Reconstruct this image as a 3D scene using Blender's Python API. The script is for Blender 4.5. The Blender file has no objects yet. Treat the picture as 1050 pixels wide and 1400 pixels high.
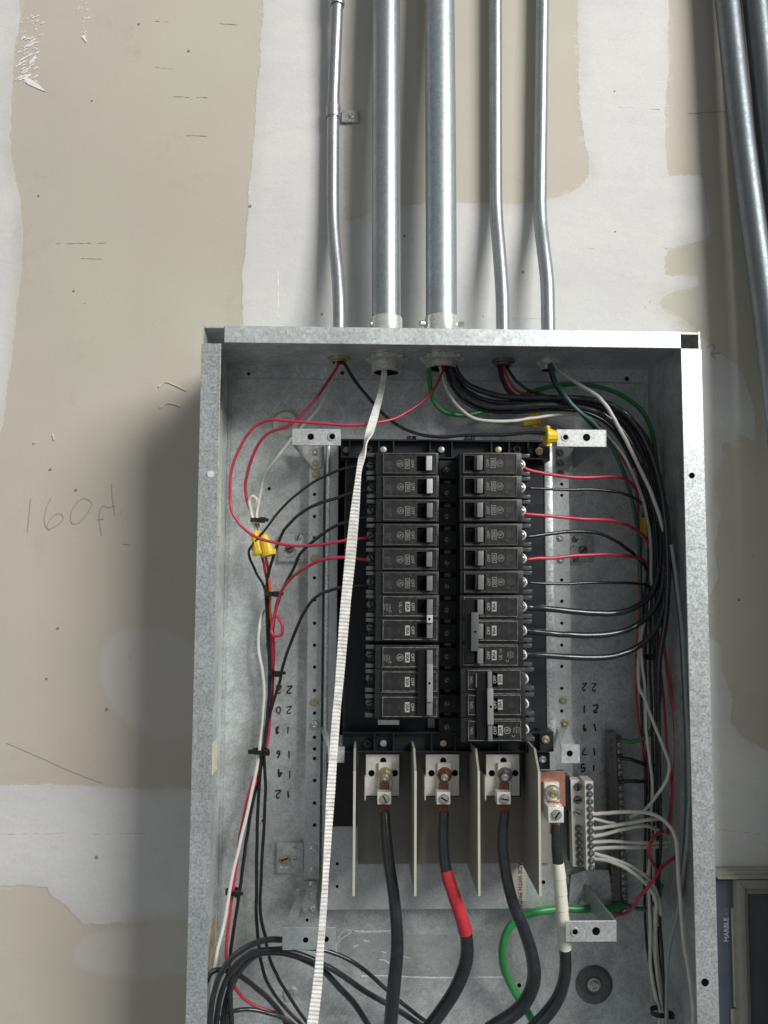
import bpy, bmesh, math, random
import numpy as np
from mathutils import Vector, Matrix
random.seed(7)
SC = bpy.context.scene
COL = SC.collection
# ------------------------------------------------------------------ camera
F = 1052.52; CAM = Vector((-0.08946, -0.91209, -0.24538))
YAW, PITCH, ROLL = 0.025613, 0.075992, 0.005332
def cam_axes():
    cy, sy = math.cos(YAW), math.sin(YAW)
    f = Vector((sy*math.cos(PITCH), cy*math.cos(PITCH), math.sin(PITCH)))
    r = Vector((cy, -sy, 0)); u = r.cross(f)
    c, s = math.cos(ROLL), math.sin(ROLL)
    return c*r+s*u, -s*r+c*u, f
CR, CU, CF = cam_axes()
cd = bpy.data.cameras.new('camera'); cam = bpy.data.objects.new('camera', cd); COL.objects.link(cam)
cam.matrix_world = Matrix(((CR.x, CU.x, -CF.x, CAM.x), (CR.y, CU.y, -CF.y, CAM.y), (CR.z, CU.z, -CF.z, CAM.z), (0, 0, 0, 1)))
cd.sensor_fit = 'VERTICAL'; cd.sensor_height = 36; cd.sensor_width = 27; cd.lens = F/1400*36
cd.clip_start = 0.02; cd.clip_end = 60
SC.camera = cam
# ------------------------------------------------------------------ light (indoors: one big opening to the upper right, soft room fill)
w = bpy.data.worlds.new('World'); SC.world = w; w.use_nodes = True
bg = w.node_tree.nodes['Background']; bg.inputs[0].default_value = (0.95, 0.97, 1.0, 1); bg.inputs[1].default_value = 0.175
def area(name, loc, target, sx, sy, power, color):
    l = bpy.data.lights.new(name, 'AREA'); l.shape = 'RECTANGLE'; l.size = sx; l.size_y = sy
    l.energy = power; l.color = color
    o = bpy.data.objects.new(name, l); COL.objects.link(o); o.location = loc
    o.rotation_euler = (Vector(target)-Vector(loc)).to_track_quat('-Z', 'Y').to_euler()
    return o
area('doorway_light', (2.85, -3.30, 2.15), (0, 0, -0.3), 2.1, 2.2, 268, (1.0, 0.985, 0.95))
area('room_fill', (-1.9, -2.4, -0.8), (0, 0, -0.5), 1.6, 2.2, 3.5, (0.90, 0.97, 1.0))
SC.view_settings.view_transform = 'Standard'; SC.view_settings.look = 'None'
SC.view_settings.exposure = 0.22; SC.view_settings.gamma = 1.0; SC.view_settings.use_curve_mapping = False

# ------------------------------------------------------------------ pixel -> place helpers
def ray(px, py): return CF + CR*((px-525)/F) - CU*((py-700)/F)
def P(px, py, y):                      # point on the plane at depth y
    d = ray(px, py); return CAM + d*((y-CAM.y)/d.y)
def PX(px, py, x):                     # point on a side wall at x
    d = ray(px, py); return CAM + d*((x-CAM.x)/d.x)
def S(y): return F/(y-CAM.y)           # pixels per metre at depth y
# ------------------------------------------------------------------ materials
def lin(*c): return tuple(((v/255)/12.92 if v/255 <= 0.04045 else ((v/255+0.055)/1.055)**2.4) for v in c)+(1,)
MATS = {}
def mat(name, col, metal=0.0, rough=0.5, noise=0.0, nscale=60, bump=0.0, bscale=300, spec=0.5, rvar=0.0):
    if name in MATS: return MATS[name]
    m = bpy.data.materials.new(name); MATS[name] = m; m.use_nodes = True
    nt = m.node_tree; b = nt.nodes['Principled BSDF']
    b.inputs['Base Color'].default_value = col if len(col) == 4 else col+(1,)
    b.inputs['Metallic'].default_value = metal; b.inputs['Roughness'].default_value = rough
    b.inputs['Specular IOR Level'].default_value = spec
    tc = nt.nodes.new('ShaderNodeTexCoord')
    if noise or rvar:
        n = nt.nodes.new('ShaderNodeTexNoise'); n.inputs['Scale'].default_value = nscale; n.inputs['Detail'].default_value = 6; n.inputs['Roughness'].default_value = 0.65
        nt.links.new(tc.outputs['Object'], n.inputs['Vector'])
        if noise:
            mr = nt.nodes.new('ShaderNodeMapRange'); mr.inputs[1].default_value = 0.3; mr.inputs[2].default_value = 0.7
            mr.inputs[3].default_value = 1-noise; mr.inputs[4].default_value = 1+noise
            nt.links.new(n.outputs['Fac'], mr.inputs[0])
            hv = nt.nodes.new('ShaderNodeHueSaturation'); hv.inputs['Color'].default_value = b.inputs['Base Color'].default_value
            nt.links.new(mr.outputs[0], hv.inputs['Value']); nt.links.new(hv.outputs[0], b.inputs['Base Color'])
        if rvar:
            mr2 = nt.nodes.new('ShaderNodeMapRange'); mr2.inputs[1].default_value = 0.3; mr2.inputs[2].default_value = 0.7
            mr2.inputs[3].default_value = rough-rvar; mr2.inputs[4].default_value = rough+rvar
            nt.links.new(n.outputs['Fac'], mr2.inputs[0]); nt.links.new(mr2.outputs[0], b.inputs['Roughness'])
    if bump:
        n2 = nt.nodes.new('ShaderNodeTexNoise'); n2.inputs['Scale'].default_value = bscale; n2.inputs['Detail'].default_value = 3
        nt.links.new(tc.outputs['Object'], n2.inputs['Vector'])
        bp = nt.nodes.new('ShaderNodeBump'); bp.inputs['Strength'].default_value = bump; bp.inputs['Distance'].default_value = 0.001
        nt.links.new(n2.outputs['Fac'], bp.inputs['Height']); nt.links.new(bp.outputs[0], b.inputs['Normal'])
    return m
def galv(name, col, rough, spangle=0.12, scale=260, metal=0.9, speck=0.35, stain=0.16, bmp=0.22):
    """zinc-coated steel: crystal spangle, cloudy stains and fine specks"""
    m = bpy.data.materials.new(name); MATS[name] = m; m.use_nodes = True
    nt = m.node_tree; N = nt.nodes; L = nt.links; b = N['Principled BSDF']; b.inputs['Metallic'].default_value = metal
    tc = N.new('ShaderNodeTexCoord'); geo = N.new('ShaderNodeNewGeometry')
    vo = N.new('ShaderNodeTexVoronoi'); vo.inputs['Scale'].default_value = scale; L.new(geo.outputs['Position'], vo.inputs['Vector'])
    bw = N.new('ShaderNodeSeparateColor'); L.new(vo.outputs['Color'], bw.inputs[0])
    no = N.new('ShaderNodeTexNoise'); no.inputs['Scale'].default_value = 17; no.inputs['Detail'].default_value = 10; no.inputs['Roughness'].default_value = 0.72; no.inputs['Distortion'].default_value = 0.6
    L.new(geo.outputs['Position'], no.inputs['Vector'])
    fi = N.new('ShaderNodeTexNoise'); fi.inputs['Scale'].default_value = 420; fi.inputs['Detail'].default_value = 2; L.new(geo.outputs['Position'], fi.inputs['Vector'])
    def rng(src, a, c, lo, hi):
        r = N.new('ShaderNodeMapRange'); r.inputs[1].default_value = a; r.inputs[2].default_value = c; r.inputs[3].default_value = lo; r.inputs[4].default_value = hi
        L.new(src, r.inputs[0]); return r.outputs[0]
    def mul(a, c):
        q = N.new('ShaderNodeMath'); q.operation = 'MULTIPLY'; L.new(a, q.inputs[0]); L.new(c, q.inputs[1]); return q.outputs[0]
    v = mul(mul(rng(bw.outputs[0], 0, 1, 1-spangle, 1+spangle), rng(no.outputs['Fac'], 0.3, 0.7, 1-stain, 1+stain)), rng(fi.outputs['Fac'], 0.35, 0.6, 1-speck, 1.06))
    hv = N.new('ShaderNodeHueSaturation'); hv.inputs['Color'].default_value = col+(1,) if len(col) == 3 else col
    L.new(v, hv.inputs['Value']); L.new(hv.outputs[0], b.inputs['Base Color'])
    r1 = rng(bw.outputs[1], 0, 1, rough-0.06, rough+0.06)
    ad = N.new('ShaderNodeMath'); ad.operation = 'ADD'; L.new(r1, ad.inputs[0]); L.new(rng(no.outputs['Fac'], 0.3, 0.7, 0.05, -0.05), ad.inputs[1]); L.new(ad.outputs[0], b.inputs['Roughness'])
    bp = N.new('ShaderNodeBump'); bp.inputs['Strength'].default_value = bmp; bp.inputs['Distance'].default_value = 0.0006
    L.new(bw.outputs[2], bp.inputs['Height']); L.new(bp.outputs[0], b.inputs['Normal'])
    return m
galv('galv', (0.61, 0.65, 0.645), 0.46, 0.08, 170, 0.62, 0.16, 0.28, 0.14)
galv('galv_end', (0.60, 0.64, 0.64), 0.42, 0.08, 300, 0.65, 0.14, 0.30, 0.12)
galv('galv_rim', (0.58, 0.625, 0.625), 0.40, 0.08, 260, 0.70, 0.30, 0.22, 0.14)
galv('galv_bracket', (0.52, 0.55, 0.545), 0.46, 0.08, 300, 0.6, 0.2, 0.25, 0.12)
galv('galv_pan', (0.52, 0.56, 0.555), 0.46, 0.05, 300, 0.6, 0.10, 0.10)
galv('galv_shadowed', (0.17, 0.18, 0.18), 0.5, 0.06, 300, 0.6, 0.12, 0.3, 0.12)  # dark copy for one pressed foot, shadow in its cup put into colour
galv('galv_shade', (0.40, 0.44, 0.44), 0.5, 0.06, 300, 0.6, 0.12, 0.2, 0.12)  # darker copy of the bracket zinc, with shade put into the colour
def pipe_mat(name, col, rough, scale):
    m = galv(name, col, rough, 0.03, scale, 0.80, 0.08, 0.14, 0.02); return m
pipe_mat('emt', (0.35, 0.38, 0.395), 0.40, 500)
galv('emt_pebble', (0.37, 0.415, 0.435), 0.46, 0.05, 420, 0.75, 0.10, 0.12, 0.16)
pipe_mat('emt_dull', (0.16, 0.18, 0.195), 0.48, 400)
mat('zinc', (0.62, 0.63, 0.60), 0.9, 0.33, 0.15, 900)
mat('brass_zinc', (0.58, 0.50, 0.30), 0.9, 0.35, 0.2, 700)
mat('steel_dark', (0.22, 0.22, 0.21), 0.9, 0.4, 0.2, 900)
mat('tin_plate', (0.70, 0.68, 0.62), 0.55, 0.42, 0.12, 160, 0.1, 600)
mat('alu', (0.74, 0.725, 0.68), 0.35, 0.42, 0.10, 300, 0.15, 500)
mat('copper', (0.50, 0.24, 0.16), 0.7, 0.42, 0.2, 200)
mat('copper_dark', (0.22, 0.085, 0.05), 0.7, 0.45, 0.4, 900)
mat('black_plastic', (0.018, 0.020, 0.021), 0, 0.36, 0.25, 160, 0.25, 900, 0.5, 0.08)
mat('breaker_plastic', (0.016, 0.017, 0.017), 0, 0.30, 0.3, 260, 0.25, 1200, 0.40, 0.08)
mat('base_plastic', (0.009, 0.013, 0.016), 0, 0.42, 0.25, 120, 0.2, 700, 0.4)
mat('breaker_face', (0.017, 0.018, 0.018), 0, 0.40, 0.45, 180, 0.2, 1200, 0.40, 0.08)
mat('void', (0.003, 0.003, 0.004), 0, 0.8, spec=0.05)  # near-black colour holds the dark of holes and slots; also black print
mat('thread', (0.66, 0.66, 0.62), 0.55, 0.30, 0.3, 500)
mat('handle_grey', (0.16, 0.165, 0.165), 0, 0.35, 0.15, 500)
mat('handle_white', (0.46, 0.475, 0.475), 0, 0.35, 0.15, 500)
mat('handle_dark', (0.09, 0.095, 0.095), 0, 0.35, 0.15, 500)
mat('print', (0.22, 0.22, 0.20), 0, 0.6); mat('print_dim', (0.085, 0.075, 0.07), 0, 0.6)
mat('print_bright', (0.36, 0.36, 0.34), 0, 0.6)
mat('clip_white', (0.75, 0.74, 0.70), 0.3, 0.35, 0.1, 600)
mat('fibre', (0.25, 0.243, 0.21), 0, 0.55, 0.10, 60, 0.1, 300)
mat('fibre_edge', (0.46, 0.45, 0.39), 0, 0.5, 0.08, 100)
mat('w_black', (0.016, 0.017, 0.019), 0, 0.24, 0.2, 200, 0.1, 500, 0.5, 0.06)
mat('w_cable', (0.018, 0.022, 0.026), 0, 0.25, 0.3, 90, 0.08, 400, 0.6, 0.06)
mat('w_red', (0.46, 0.032, 0.070), 0, 0.34, 0.12, 150)
mat('w_redtape', (0.47, 0.032, 0.045), 0, 0.30, 0.12, 150, 0.3, 120)
mat('w_orange', (0.62, 0.13, 0.04), 0, 0.34)
mat('w_white', (0.62, 0.61, 0.56), 0, 0.38, 0.10, 150)
mat('w_grey', (0.30, 0.33, 0.33), 0, 0.38, 0.10, 150)
mat('w_tape', (0.68, 0.67, 0.56), 0, 0.42, 0.06, 60, 0.3, 100)
mat('w_green', (0.030, 0.24, 0.065), 0, 0.34, 0.12, 150)
mat('w_teal', (0.03, 0.11, 0.10), 0, 0.34, 0.12, 150)
mat('tie', (0.010, 0.010, 0.011), 0, 0.4)
mat('nut_yellow', (0.72, 0.50, 0.02), 0, 0.38, 0.12, 300)
mat('webbing', (0.78, 0.77, 0.73), 0, 0.8, 0.30, 90, 0.8, 1500)
mat('marker', (0.012, 0.012, 0.013), 0, 0.5)
mat('pencil', (0.36, 0.335, 0.29), 0, 0.8); mat('scratch_line', (0.38, 0.355, 0.31), 0, 0.85)
mat('paper', (0.62, 0.58, 0.44), 0, 0.7, 0.15, 120); mat('wood_paper', (0.42, 0.31, 0.18), 0, 0.7, 0.5, 90)
mat('sticker', (0.48, 0.45, 0.40), 0, 0.5, 0.06, 90); mat('sticker_ink', (0.10, 0.09, 0.09), 0, 0.6)
mat('slate', (0.080, 0.098, 0.130), 0, 0.5, 0.15, 30, 0.1, 200); mat('slate2', (0.080, 0.088, 0.092), 0, 0.45, 0.15, 30)
mat('trim', (0.25, 0.24, 0.215), 0, 0.55, 0.12, 60, 0.15, 200); mat('trim_cream', (0.30, 0.29, 0.23), 0, 0.6, 0.12, 60)
mat('white_ink', (0.50, 0.52, 0.53), 0, 0.5); mat('dim_ink', (0.16, 0.18, 0.20), 0, 0.5)
mat('residue', (0.60, 0.62, 0.62), 0.1, 0.7, 0.3, 400)
mat('scuff_white', (0.78, 0.77, 0.74), 0, 0.8, 0.1, 300); mat('scuff_dark', (0.24, 0.22, 0.19), 0, 0.9)
mat('torn_paper', (0.30, 0.24, 0.17), 0, 0.9, 0.3, 500)

# ------------------------------------------------------------------ mesh builder
def smooth_path(pts, sub=6):
    """Catmull-Rom through pts (Vectors or tuples of any length)"""
    p = [np.array(q, float) for q in pts]
    if len(p) < 3: return p
    p = [2*p[0]-p[1]]+p+[2*p[-1]-p[-2]]; out = []
    for i in range(1, len(p)-2):
        for k in range(sub):
            t = k/sub; a, b, c, d = p[i-1:i+3]
            out.append(0.5*((2*b)+(-a+c)*t+(2*a-5*b+4*c-d)*t*t+(-a+3*b-3*c+d)*t**3))
    out.append(p[-2]); return out
class MB:
    def __init__(s): s.bm = bmesh.new()
    def _add(s, t):
        me = bpy.data.meshes.new('tmp'); t.to_mesh(me); s.bm.from_mesh(me); bpy.data.meshes.remove(me); t.free(); return s
    def box(s, a, b, bev=0.0, seg=1, rot=None):
        lo = Vector((min(a[0], b[0]), min(a[1], b[1]), min(a[2], b[2]))); hi = Vector((max(a[0], b[0]), max(a[1], b[1]), max(a[2], b[2])))
        t = bmesh.new(); bmesh.ops.create_cube(t, size=1)
        c = (lo+hi)/2; d = hi-lo
        for v in t.verts: v.co = Vector((v.co.x*d.x, v.co.y*d.y, v.co.z*d.z))
        if bev > 0:
            bev = min(bev, min(d)*0.45); bmesh.ops.bevel(t, geom=t.edges[:], offset=bev, segments=seg, affect='EDGES', profile=0.6)
        M = Matrix.Translation(c)
        if rot: M = M @ Matrix.Rotation(rot[0], 4, rot[1])
        bmesh.ops.transform(t, matrix=M, verts=t.verts); return s._add(t)
    def pbox(s, x0, y0, x1, y1, yf, yb, bev=0.0, seg=1):    # front face seen at these photo coordinates, at depth yf, back to yb
        a = P(x0, (y0+y1)/2, yf); b = P(x1, (y0+y1)/2, yf); c = P((x0+x1)/2, y0, yf); d = P((x0+x1)/2, y1, yf)
        return s.box((a.x, yf, c.z), (b.x, yb, d.z), bev, seg)
    def cyl(s, p0, p1, r, n=20, r1=None, bev=0.0):
        p0, p1 = Vector(p0), Vector(p1); t = bmesh.new(); L = (p1-p0).length
        bmesh.ops.create_cone(t, cap_ends=True, segments=n, radius1=r, radius2=r if r1 is None else r1, depth=L)
        if bev:
            es = [e for e in t.edges if abs(e.verts[0].co.z-e.verts[1].co.z) < 1e-9 and e.verts[0].co.z > 0]
            bmesh.ops.bevel(t, geom=es, offset=bev, segments=2, affect='EDGES', profile=0.6)
        q = (p1-p0).to_track_quat('Z', 'Y').to_matrix().to_4x4()
        bmesh.ops.transform(t, matrix=Matrix.Translation((p0+p1)/2) @ q, verts=t.verts); return s._add(t)
    def tube(s, pts, r, n=8, sub=6, caps=True, flat=1.0, ref=Vector((0, 1, 0))):
        """pts: (x,y,z) or (x,y,z,r)"""
        q = smooth_path([tuple(p) for p in pts], sub); P3 = [Vector(a[:3]) for a in q]
        R = [a[3] if len(a) > 3 else r for a in q]; bm = s.bm; rings = []
        up = None
        for i, p in enumerate(P3):
            t = (P3[min(i+1, len(P3)-1)]-P3[max(i-1, 0)]).normalized()
            if up is None:
                up = ref - t*ref.dot(t)
                if up.length < 0.1: up = Vector((1, 0, 0)) - t*t.x
            else: up = up - t*up.dot(t)
            up.normalize(); sd = t.cross(up)
            rings.append([bm.verts.new(p+(up*math.cos(2*math.pi*k/n)*flat+sd*math.sin(2*math.pi*k/n))*R[i]) for k in range(n)])
        for a, b in zip(rings, rings[1:]):
            for k in range(n): bm.faces.new((a[k], a[(k+1) % n], b[(k+1) % n], b[k]))
        if caps: bm.faces.new(rings[0][::-1]); bm.faces.new(rings[-1])
        return s
    def prism(s, poly, ax, lo, hi):
        """extrude a closed 2-D polygon along axis ax ('x','y')"""
        def v(a, b, c): return (c, a, b) if ax == 'x' else (a, c, b)
        t = bmesh.new()
        A = [t.verts.new(v(a, b, lo)) for a, b in poly]; B = [t.verts.new(v(a, b, hi)) for a, b in poly]
        n = len(poly); t.faces.new(A); t.faces.new(B[::-1])
        for i in range(n): t.faces.new((A[i], B[i], B[(i+1) % n], A[(i+1) % n]))
        bmesh.ops.recalc_face_normals(t, faces=t.faces[:]); return s._add(t)
    def pprism(s, pts, yf, yb):          # polygon traced at depth yf, given real thickness
        q = [P(a, b, yf) for a, b in pts]; return s.prism([(v.x, v.z) for v in q], 'y', yf, yb)
    def lathe(s, c, prof, n=24):
        """profile (radius, y) round the depth axis through c"""
        bm = s.bm; rings = [[bm.verts.new((c.x+r*math.cos(2*math.pi*k/n), y, c.z+r*math.sin(2*math.pi*k/n))) for k in range(n)] for r, y in prof]
        for a, b in zip(rings, rings[1:]):
            for k in range(n): bm.faces.new((a[k], b[k], b[(k+1) % n], a[(k+1) % n]))
        bm.faces.new(rings[-1][::-1]); return s
    def lathez(s, c, prof, n=24, hexr=False):
        bm = s.bm; rings = [[bm.verts.new((c.x+r*math.cos(2*math.pi*k/n), c.y+r*math.sin(2*math.pi*k/n), z)) for k in range(n)] for r, z in prof]
        for a, b in zip(rings, rings[1:]):
            for k in range(n): bm.faces.new((a[k], a[(k+1) % n], b[(k+1) % n], b[k]))
        return s
    def xf(s, M): bmesh.ops.transform(s.bm, matrix=M, verts=s.bm.verts); return s
    def mesh(s, name, m, smooth=True, ang=35):
        me = bpy.data.meshes.new(name); s.bm.normal_update()
        if smooth:
            for f in s.bm.faces: f.smooth = True
            lim = math.radians(ang)
            for e in s.bm.edges:
                if len(e.link_faces) == 2 and e.calc_face_angle(0) > lim: e.smooth = False
        s.bm.to_mesh(me); s.bm.free(); me.materials.append(MATS[m]); return me
    def build(s, name, m, parent=None, smooth=True, ang=35):
        if parent is not None: off = Vector(parent['_loc'])
        else:
            co = [v.co for v in s.bm.verts]; off = sum(co, Vector())/max(1, len(co))
        bmesh.ops.translate(s.bm, vec=-off, verts=s.bm.verts)
        o = bpy.data.objects.new(name, s.mesh(name, m, smooth, ang)); COL.objects.link(o)
        if parent is not None: o.parent = parent; o['_loc'] = parent['_loc']
        else: o.location = off; o['_loc'] = tuple(off)
        return o
def put(name, me, parent, loc, scale=None, rot=None):         # shared mesh placed at a world location under its thing
    o = bpy.data.objects.new(name, me); COL.objects.link(o); o.parent = parent
    o.location = Vector(loc)-Vector(parent['_loc'])
    if scale is not None: o.scale = (scale,)*3 if isinstance(scale, (int, float)) else scale
    if rot: o.rotation_euler = rot
    o['_loc'] = tuple(loc); return o
def thing(name, label, cat, loc, group=None):
    o = bpy.data.objects.new(name, None); COL.objects.link(o); o.location = loc; o.empty_display_size = 0.02
    o['_loc'] = tuple(loc); o['label'] = label; o['category'] = cat
    if group: o['group'] = group
    return o
def tag(o, label=None, cat=None, group=None, kind=None):
    if label: o['label'] = label
    if cat: o['category'] = cat
    if group: o['group'] = group
    if kind: o['kind'] = kind
    return o
TXT = {}
def text_mesh(t, size, m, ext=0.00012, bold=0.0, align='CENTER'):
    k = (t, round(size, 6), m, bold)
    if k in TXT: return TXT[k]
    cu = bpy.data.curves.new('lettering', 'FONT'); cu.body = t; cu.size = size; cu.extrude = ext; cu.offset = bold
    cu.align_x = align; cu.align_y = 'CENTER'; cu.resolution_u = 3
    o = bpy.data.objects.new('lettering', cu); me = bpy.data.meshes.new_from_object(o)
    for v in me.vertices: a, b, c = v.co; v.co = (a, -c, b)
    me.materials.clear(); me.materials.append(MATS[m]); bpy.data.objects.remove(o); me.name = 'lettering'; TXT[k] = me; return me

# ------------------------------------------------------------------ THE WALL
def poly(pts): return [(lambda v: (v.x, v.z))(P(a, b, 0)) for a, b in pts]
FARL, FARR = -900, 2000
mud_polys = [
    [(28, -40), (26, 30), (20, 60), (17, 110), (14, 170), (14, 210), (20, 235), (27, 270), (30, 320), (29, 370), (24, 420), (17, 470), (11, 520), (4, 580), (-20, 640), (-60, 700), (FARL, 700), (FARL, -700), (40, -700)],
    # tape joint between the two boards, behind the conduits and the enclosure
    [(364, -700), (361, -30), (357, 40), (352, 120), (346, 190), (340, 260), (337, 320), (331, 380), (333, 450), (340, 560), (420, 700), (905, 700), (980, 860), (968, 820), (983, 790), (976, 750), (986, 700), (978, 660), (990, 620), (985, 600), (1002, 610), (1012, 590), (1030, 605), (1035, 560), (1010, 500), (960, 460), (930, 435), (905, 425), (900, 410), (925, 400), (955, 392), (955, 377), (910, 377), (909, 345), (930, 335), (974, 325), (970, 290), (960, 240), (930, 240), (913, 243), (909, 180), (914, 60), (915, -700), (788, -700), (789, 0), (790, 70), (792, 130), (796, 190), (806, 215), (805, 240), (790, 257), (765, 268), (730, 275), (700, 279), (660, 277), (630, 276), (590, 279), (560, 281), (520, 287), (472, 303), (470, -700)],
    [(FARL, 1073), (0, 1074), (60, 1073), (120, 1075), (180, 1078), (240, 1079), (330, 1085), (400, 1100), (400, 1260), (240, 1262), (112, 1262), (100, 1252), (92, 1240), (76, 1228), (66, 1221), (66, 1213), (30, 1212), (0, 1212), (FARL, 1210)],
    [(940, 860), (985, 880), (992, 930), (1003, 960), (1000, 985), (1020, 1010), (1060, 1035), (FARR, 1050), (FARR, 1500), (940, 1500)],
]
thin_polys = [
    [(140, 890), (152, 868), (180, 858), (230, 862), (290, 900), (280, 1000), (214, 1012), (205, 1003), (180, 995), (155, 972), (140, 945), (136, 915)],
    [(100, 1300), (112, 1283), (150, 1270), (210, 1262), (290, 1262), (290, 1330), (190, 1338), (140, 1333), (112, 1322), (100, 1312)],
    [(470, -700), (470, 303), (520, 290), (560, 283), (575, 200), (572, 60), (570, -700)],
]
def sdf(X, Z, pg):
    d = np.full(X.shape, 1e9); ins = np.zeros(X.shape, bool); n = len(pg)
    for i in range(n):
        x0, z0 = pg[i]; x1, z1 = pg[(i+1) % n]; ex, ez = x1-x0, z1-z0
        t = np.clip(((X-x0)*ex+(Z-z0)*ez)/(ex*ex+ez*ez+1e-12), 0, 1)
        d = np.minimum(d, np.hypot(X-x0-t*ex, Z-z0-t*ez))
        c = ((z0 > Z) != (z1 > Z)) & (X < ex*(Z-z0)/(ez if abs(ez) > 1e-12 else 1e-12)+x0); ins ^= c
    return np.where(ins, d, -d)
def make_wall():
    xs = np.arange(-1.7, 1.7001, 0.008); zs = np.arange(-1.5, 1.3001, 0.008)
    X, Z = np.meshgrid(xs, zs); nx, nz = len(xs), len(zs)
    m1 = np.full(X.shape, -1.0); m2 = np.full(X.shape, -1.0)
    for p in mud_polys: m1 = np.maximum(m1, sdf(X, Z, poly(p)))
    for p in thin_polys: m2 = np.maximum(m2, sdf(X, Z, poly(p)))
    m1 = np.clip(m1, -0.06, 0.06); m2 = np.clip(m2, -0.06, 0.06)
    Y = -0.0005*np.clip((m1+0.004)/0.03, 0, 1)
    co = np.stack([X, Y, Z], -1).reshape(-1, 3)
    i = (np.arange(nz-1)[:, None]*nx+np.arange(nx-1)[None, :]).ravel()
    fc = np.stack([i, i+1, i+1+nx, i+nx], -1)
    me = bpy.data.meshes.new('wall'); me.from_pydata(co.tolist(), [], fc.tolist())
    for nm, a in (('mud', m1), ('thin', m2)):
        at = me.attributes.new(nm, 'FLOAT', 'POINT'); at.data.foreach_set('value', a.ravel().astype(np.float32))
    m = bpy.data.materials.new('drywall'); m.use_nodes = True; nt = m.node_tree; N = nt.nodes; L = nt.links; b = N['Principled BSDF']
    b.inputs['Roughness'].default_value = 0.85; b.inputs['Specular IOR Level'].default_value = 0.25
    geo = N.new('ShaderNodeNewGeometry')
    def noise(scale, det, rough=0.55, stretch=None, dist=0):
        n = N.new('ShaderNodeTexNoise'); n.inputs['Scale'].default_value = scale; n.inputs['Detail'].default_value = det; n.inputs['Roughness'].default_value = rough; n.inputs['Distortion'].default_value = dist
        if stretch:
            mp = N.new('ShaderNodeMapping'); mp.inputs['Scale'].default_value = stretch; L.new(geo.outputs['Position'], mp.inputs[0]); L.new(mp.outputs[0], n.inputs['Vector'])
        else: L.new(geo.outputs['Position'], n.inputs['Vector'])
        return n.outputs['Fac']
    def rng(src, a, c, lo, hi):
        r = N.new('ShaderNodeMapRange'); r.inputs[1].default_value = a; r.inputs[2].default_value = c; r.inputs[3].default_value = lo; r.inputs[4].default_value = hi
        L.new(src, r.inputs[0]); return r.outputs[0]
    def op(o, a, c):
        q = N.new('ShaderNodeMath'); q.operation = o
        for k, v in enumerate((a, c)):
            if isinstance(v, (int, float)): q.inputs[k].default_value = v
            else: L.new(v, q.inputs[k])
        return q.outputs[0]
    def attr(n): a = N.new('ShaderNodeAttribute'); a.attribute_name = n; return a.outputs['Fac']
    def mix(fac, a, c):
        q = N.new('ShaderNodeMix'); q.data_type = 'RGBA'
        if isinstance(fac, (int, float)): q.inputs[0].default_value = fac
        else: L.new(fac, q.inputs[0])
        for k, v in ((6, a), (7, c)):
            if isinstance(v, tuple): q.inputs[k].default_value = v+(1,)
            else: L.new(v, q.inputs[k])
        return q.outputs[2]
    edge = op('ADD', rng(noise(140, 4, 0.7), 0.3, 0.7, -0.0016, 0.0016), rng(noise(22, 2), 0.3, 0.7, -0.0018, 0.0018))
    f1 = rng(op('ADD', attr('mud'), edge), -0.0006, 0.0008, 0, 1)
    fringe = op('MULTIPLY', rng(op('ADD', attr('mud'), rng(noise(34, 7, 0.75, (1, 1, 2.5)), 0.3, 0.7, -0.013, 0.013)), -0.004, 0.003, 0, 1), rng(noise(3.1, 1), 0.44, 0.56, 0, 0.6))
    f1 = op('MAXIMUM', f1, fringe)
    worn = op('MULTIPLY', rng(attr('mud'), 0.016, 0.0, 0, 1), rng(noise(5, 6, 0.7), 0.42, 0.62, 0, 0.6))
    f1 = op('MULTIPLY', f1, op('SUBTRACT', 1.0, worn))
    f1 = op('MULTIPLY', f1, rng(noise(6, 7, 0.7, (1, 1, 2.5)), 0.30, 0.42, 0.72, 1.0))
    f2 = rng(op('ADD', attr('thin'), edge), -0.003, 0.004, 0, 0.34)
    # thin the compound streakily near its feathered borders
    feather = op('MULTIPLY', rng(attr('mud'), 0.0, 0.02, 0.90, 1.0), 1.0)
    streak = rng(noise(9, 5, 0.65, (1, 1, 5)), 0.40, 0.58, 0.0, 1.0)
    f1 = op('MULTIPLY', f1, op('MAXIMUM', feather, streak))
    board = mix(rng(noise(3.2, 3), 0.35, 0.65, 0, 1), (0.485, 0.455, 0.380), (0.515, 0.495, 0.412))
    board = mix(rng(noise(1.9, 2, 0.5, (1, 1, 1.7)), 0.45, 0.62, 0, 0.6), board, (0.53, 0.470, 0.415))
    mudc = mix(rng(noise(7, 6, 0.6, (1, 1, 2.2)), 0.35, 0.65, 0, 1), (0.600, 0.598, 0.590), (0.655, 0.648, 0.628))
    mudc = mix(rng(noise(20, 8, 0.78, (1, 1, 3.0)), 0.56, 0.74, 0, 0.55), mudc, (0.50, 0.485, 0.45))
    colr = mix(op('MAXIMUM', f1, f2), board, mudc)
    grain = rng(noise(700, 2, 0.5, (1, 1, 0.6)), 0.3, 0.7, 0.955, 1.045)
    smud = op('MULTIPLY', rng(noise(11, 7, 0.75), 0.58, 0.78, 1.0, 0.84), rng(noise(2.3, 4, 0.6), 0.3, 0.7, 0.93, 1.06))
    hv = N.new('ShaderNodeHueSaturation'); L.new(colr, hv.inputs['Color']); L.new(op('MULTIPLY', grain, smud), hv.inputs['Value'])
    L.new(hv.outputs[0], b.inputs['Base Color'])
    bp = N.new('ShaderNodeBump'); bp.inputs['Strength'].default_value = 0.5; bp.inputs['Distance'].default_value = 0.0011
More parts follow.
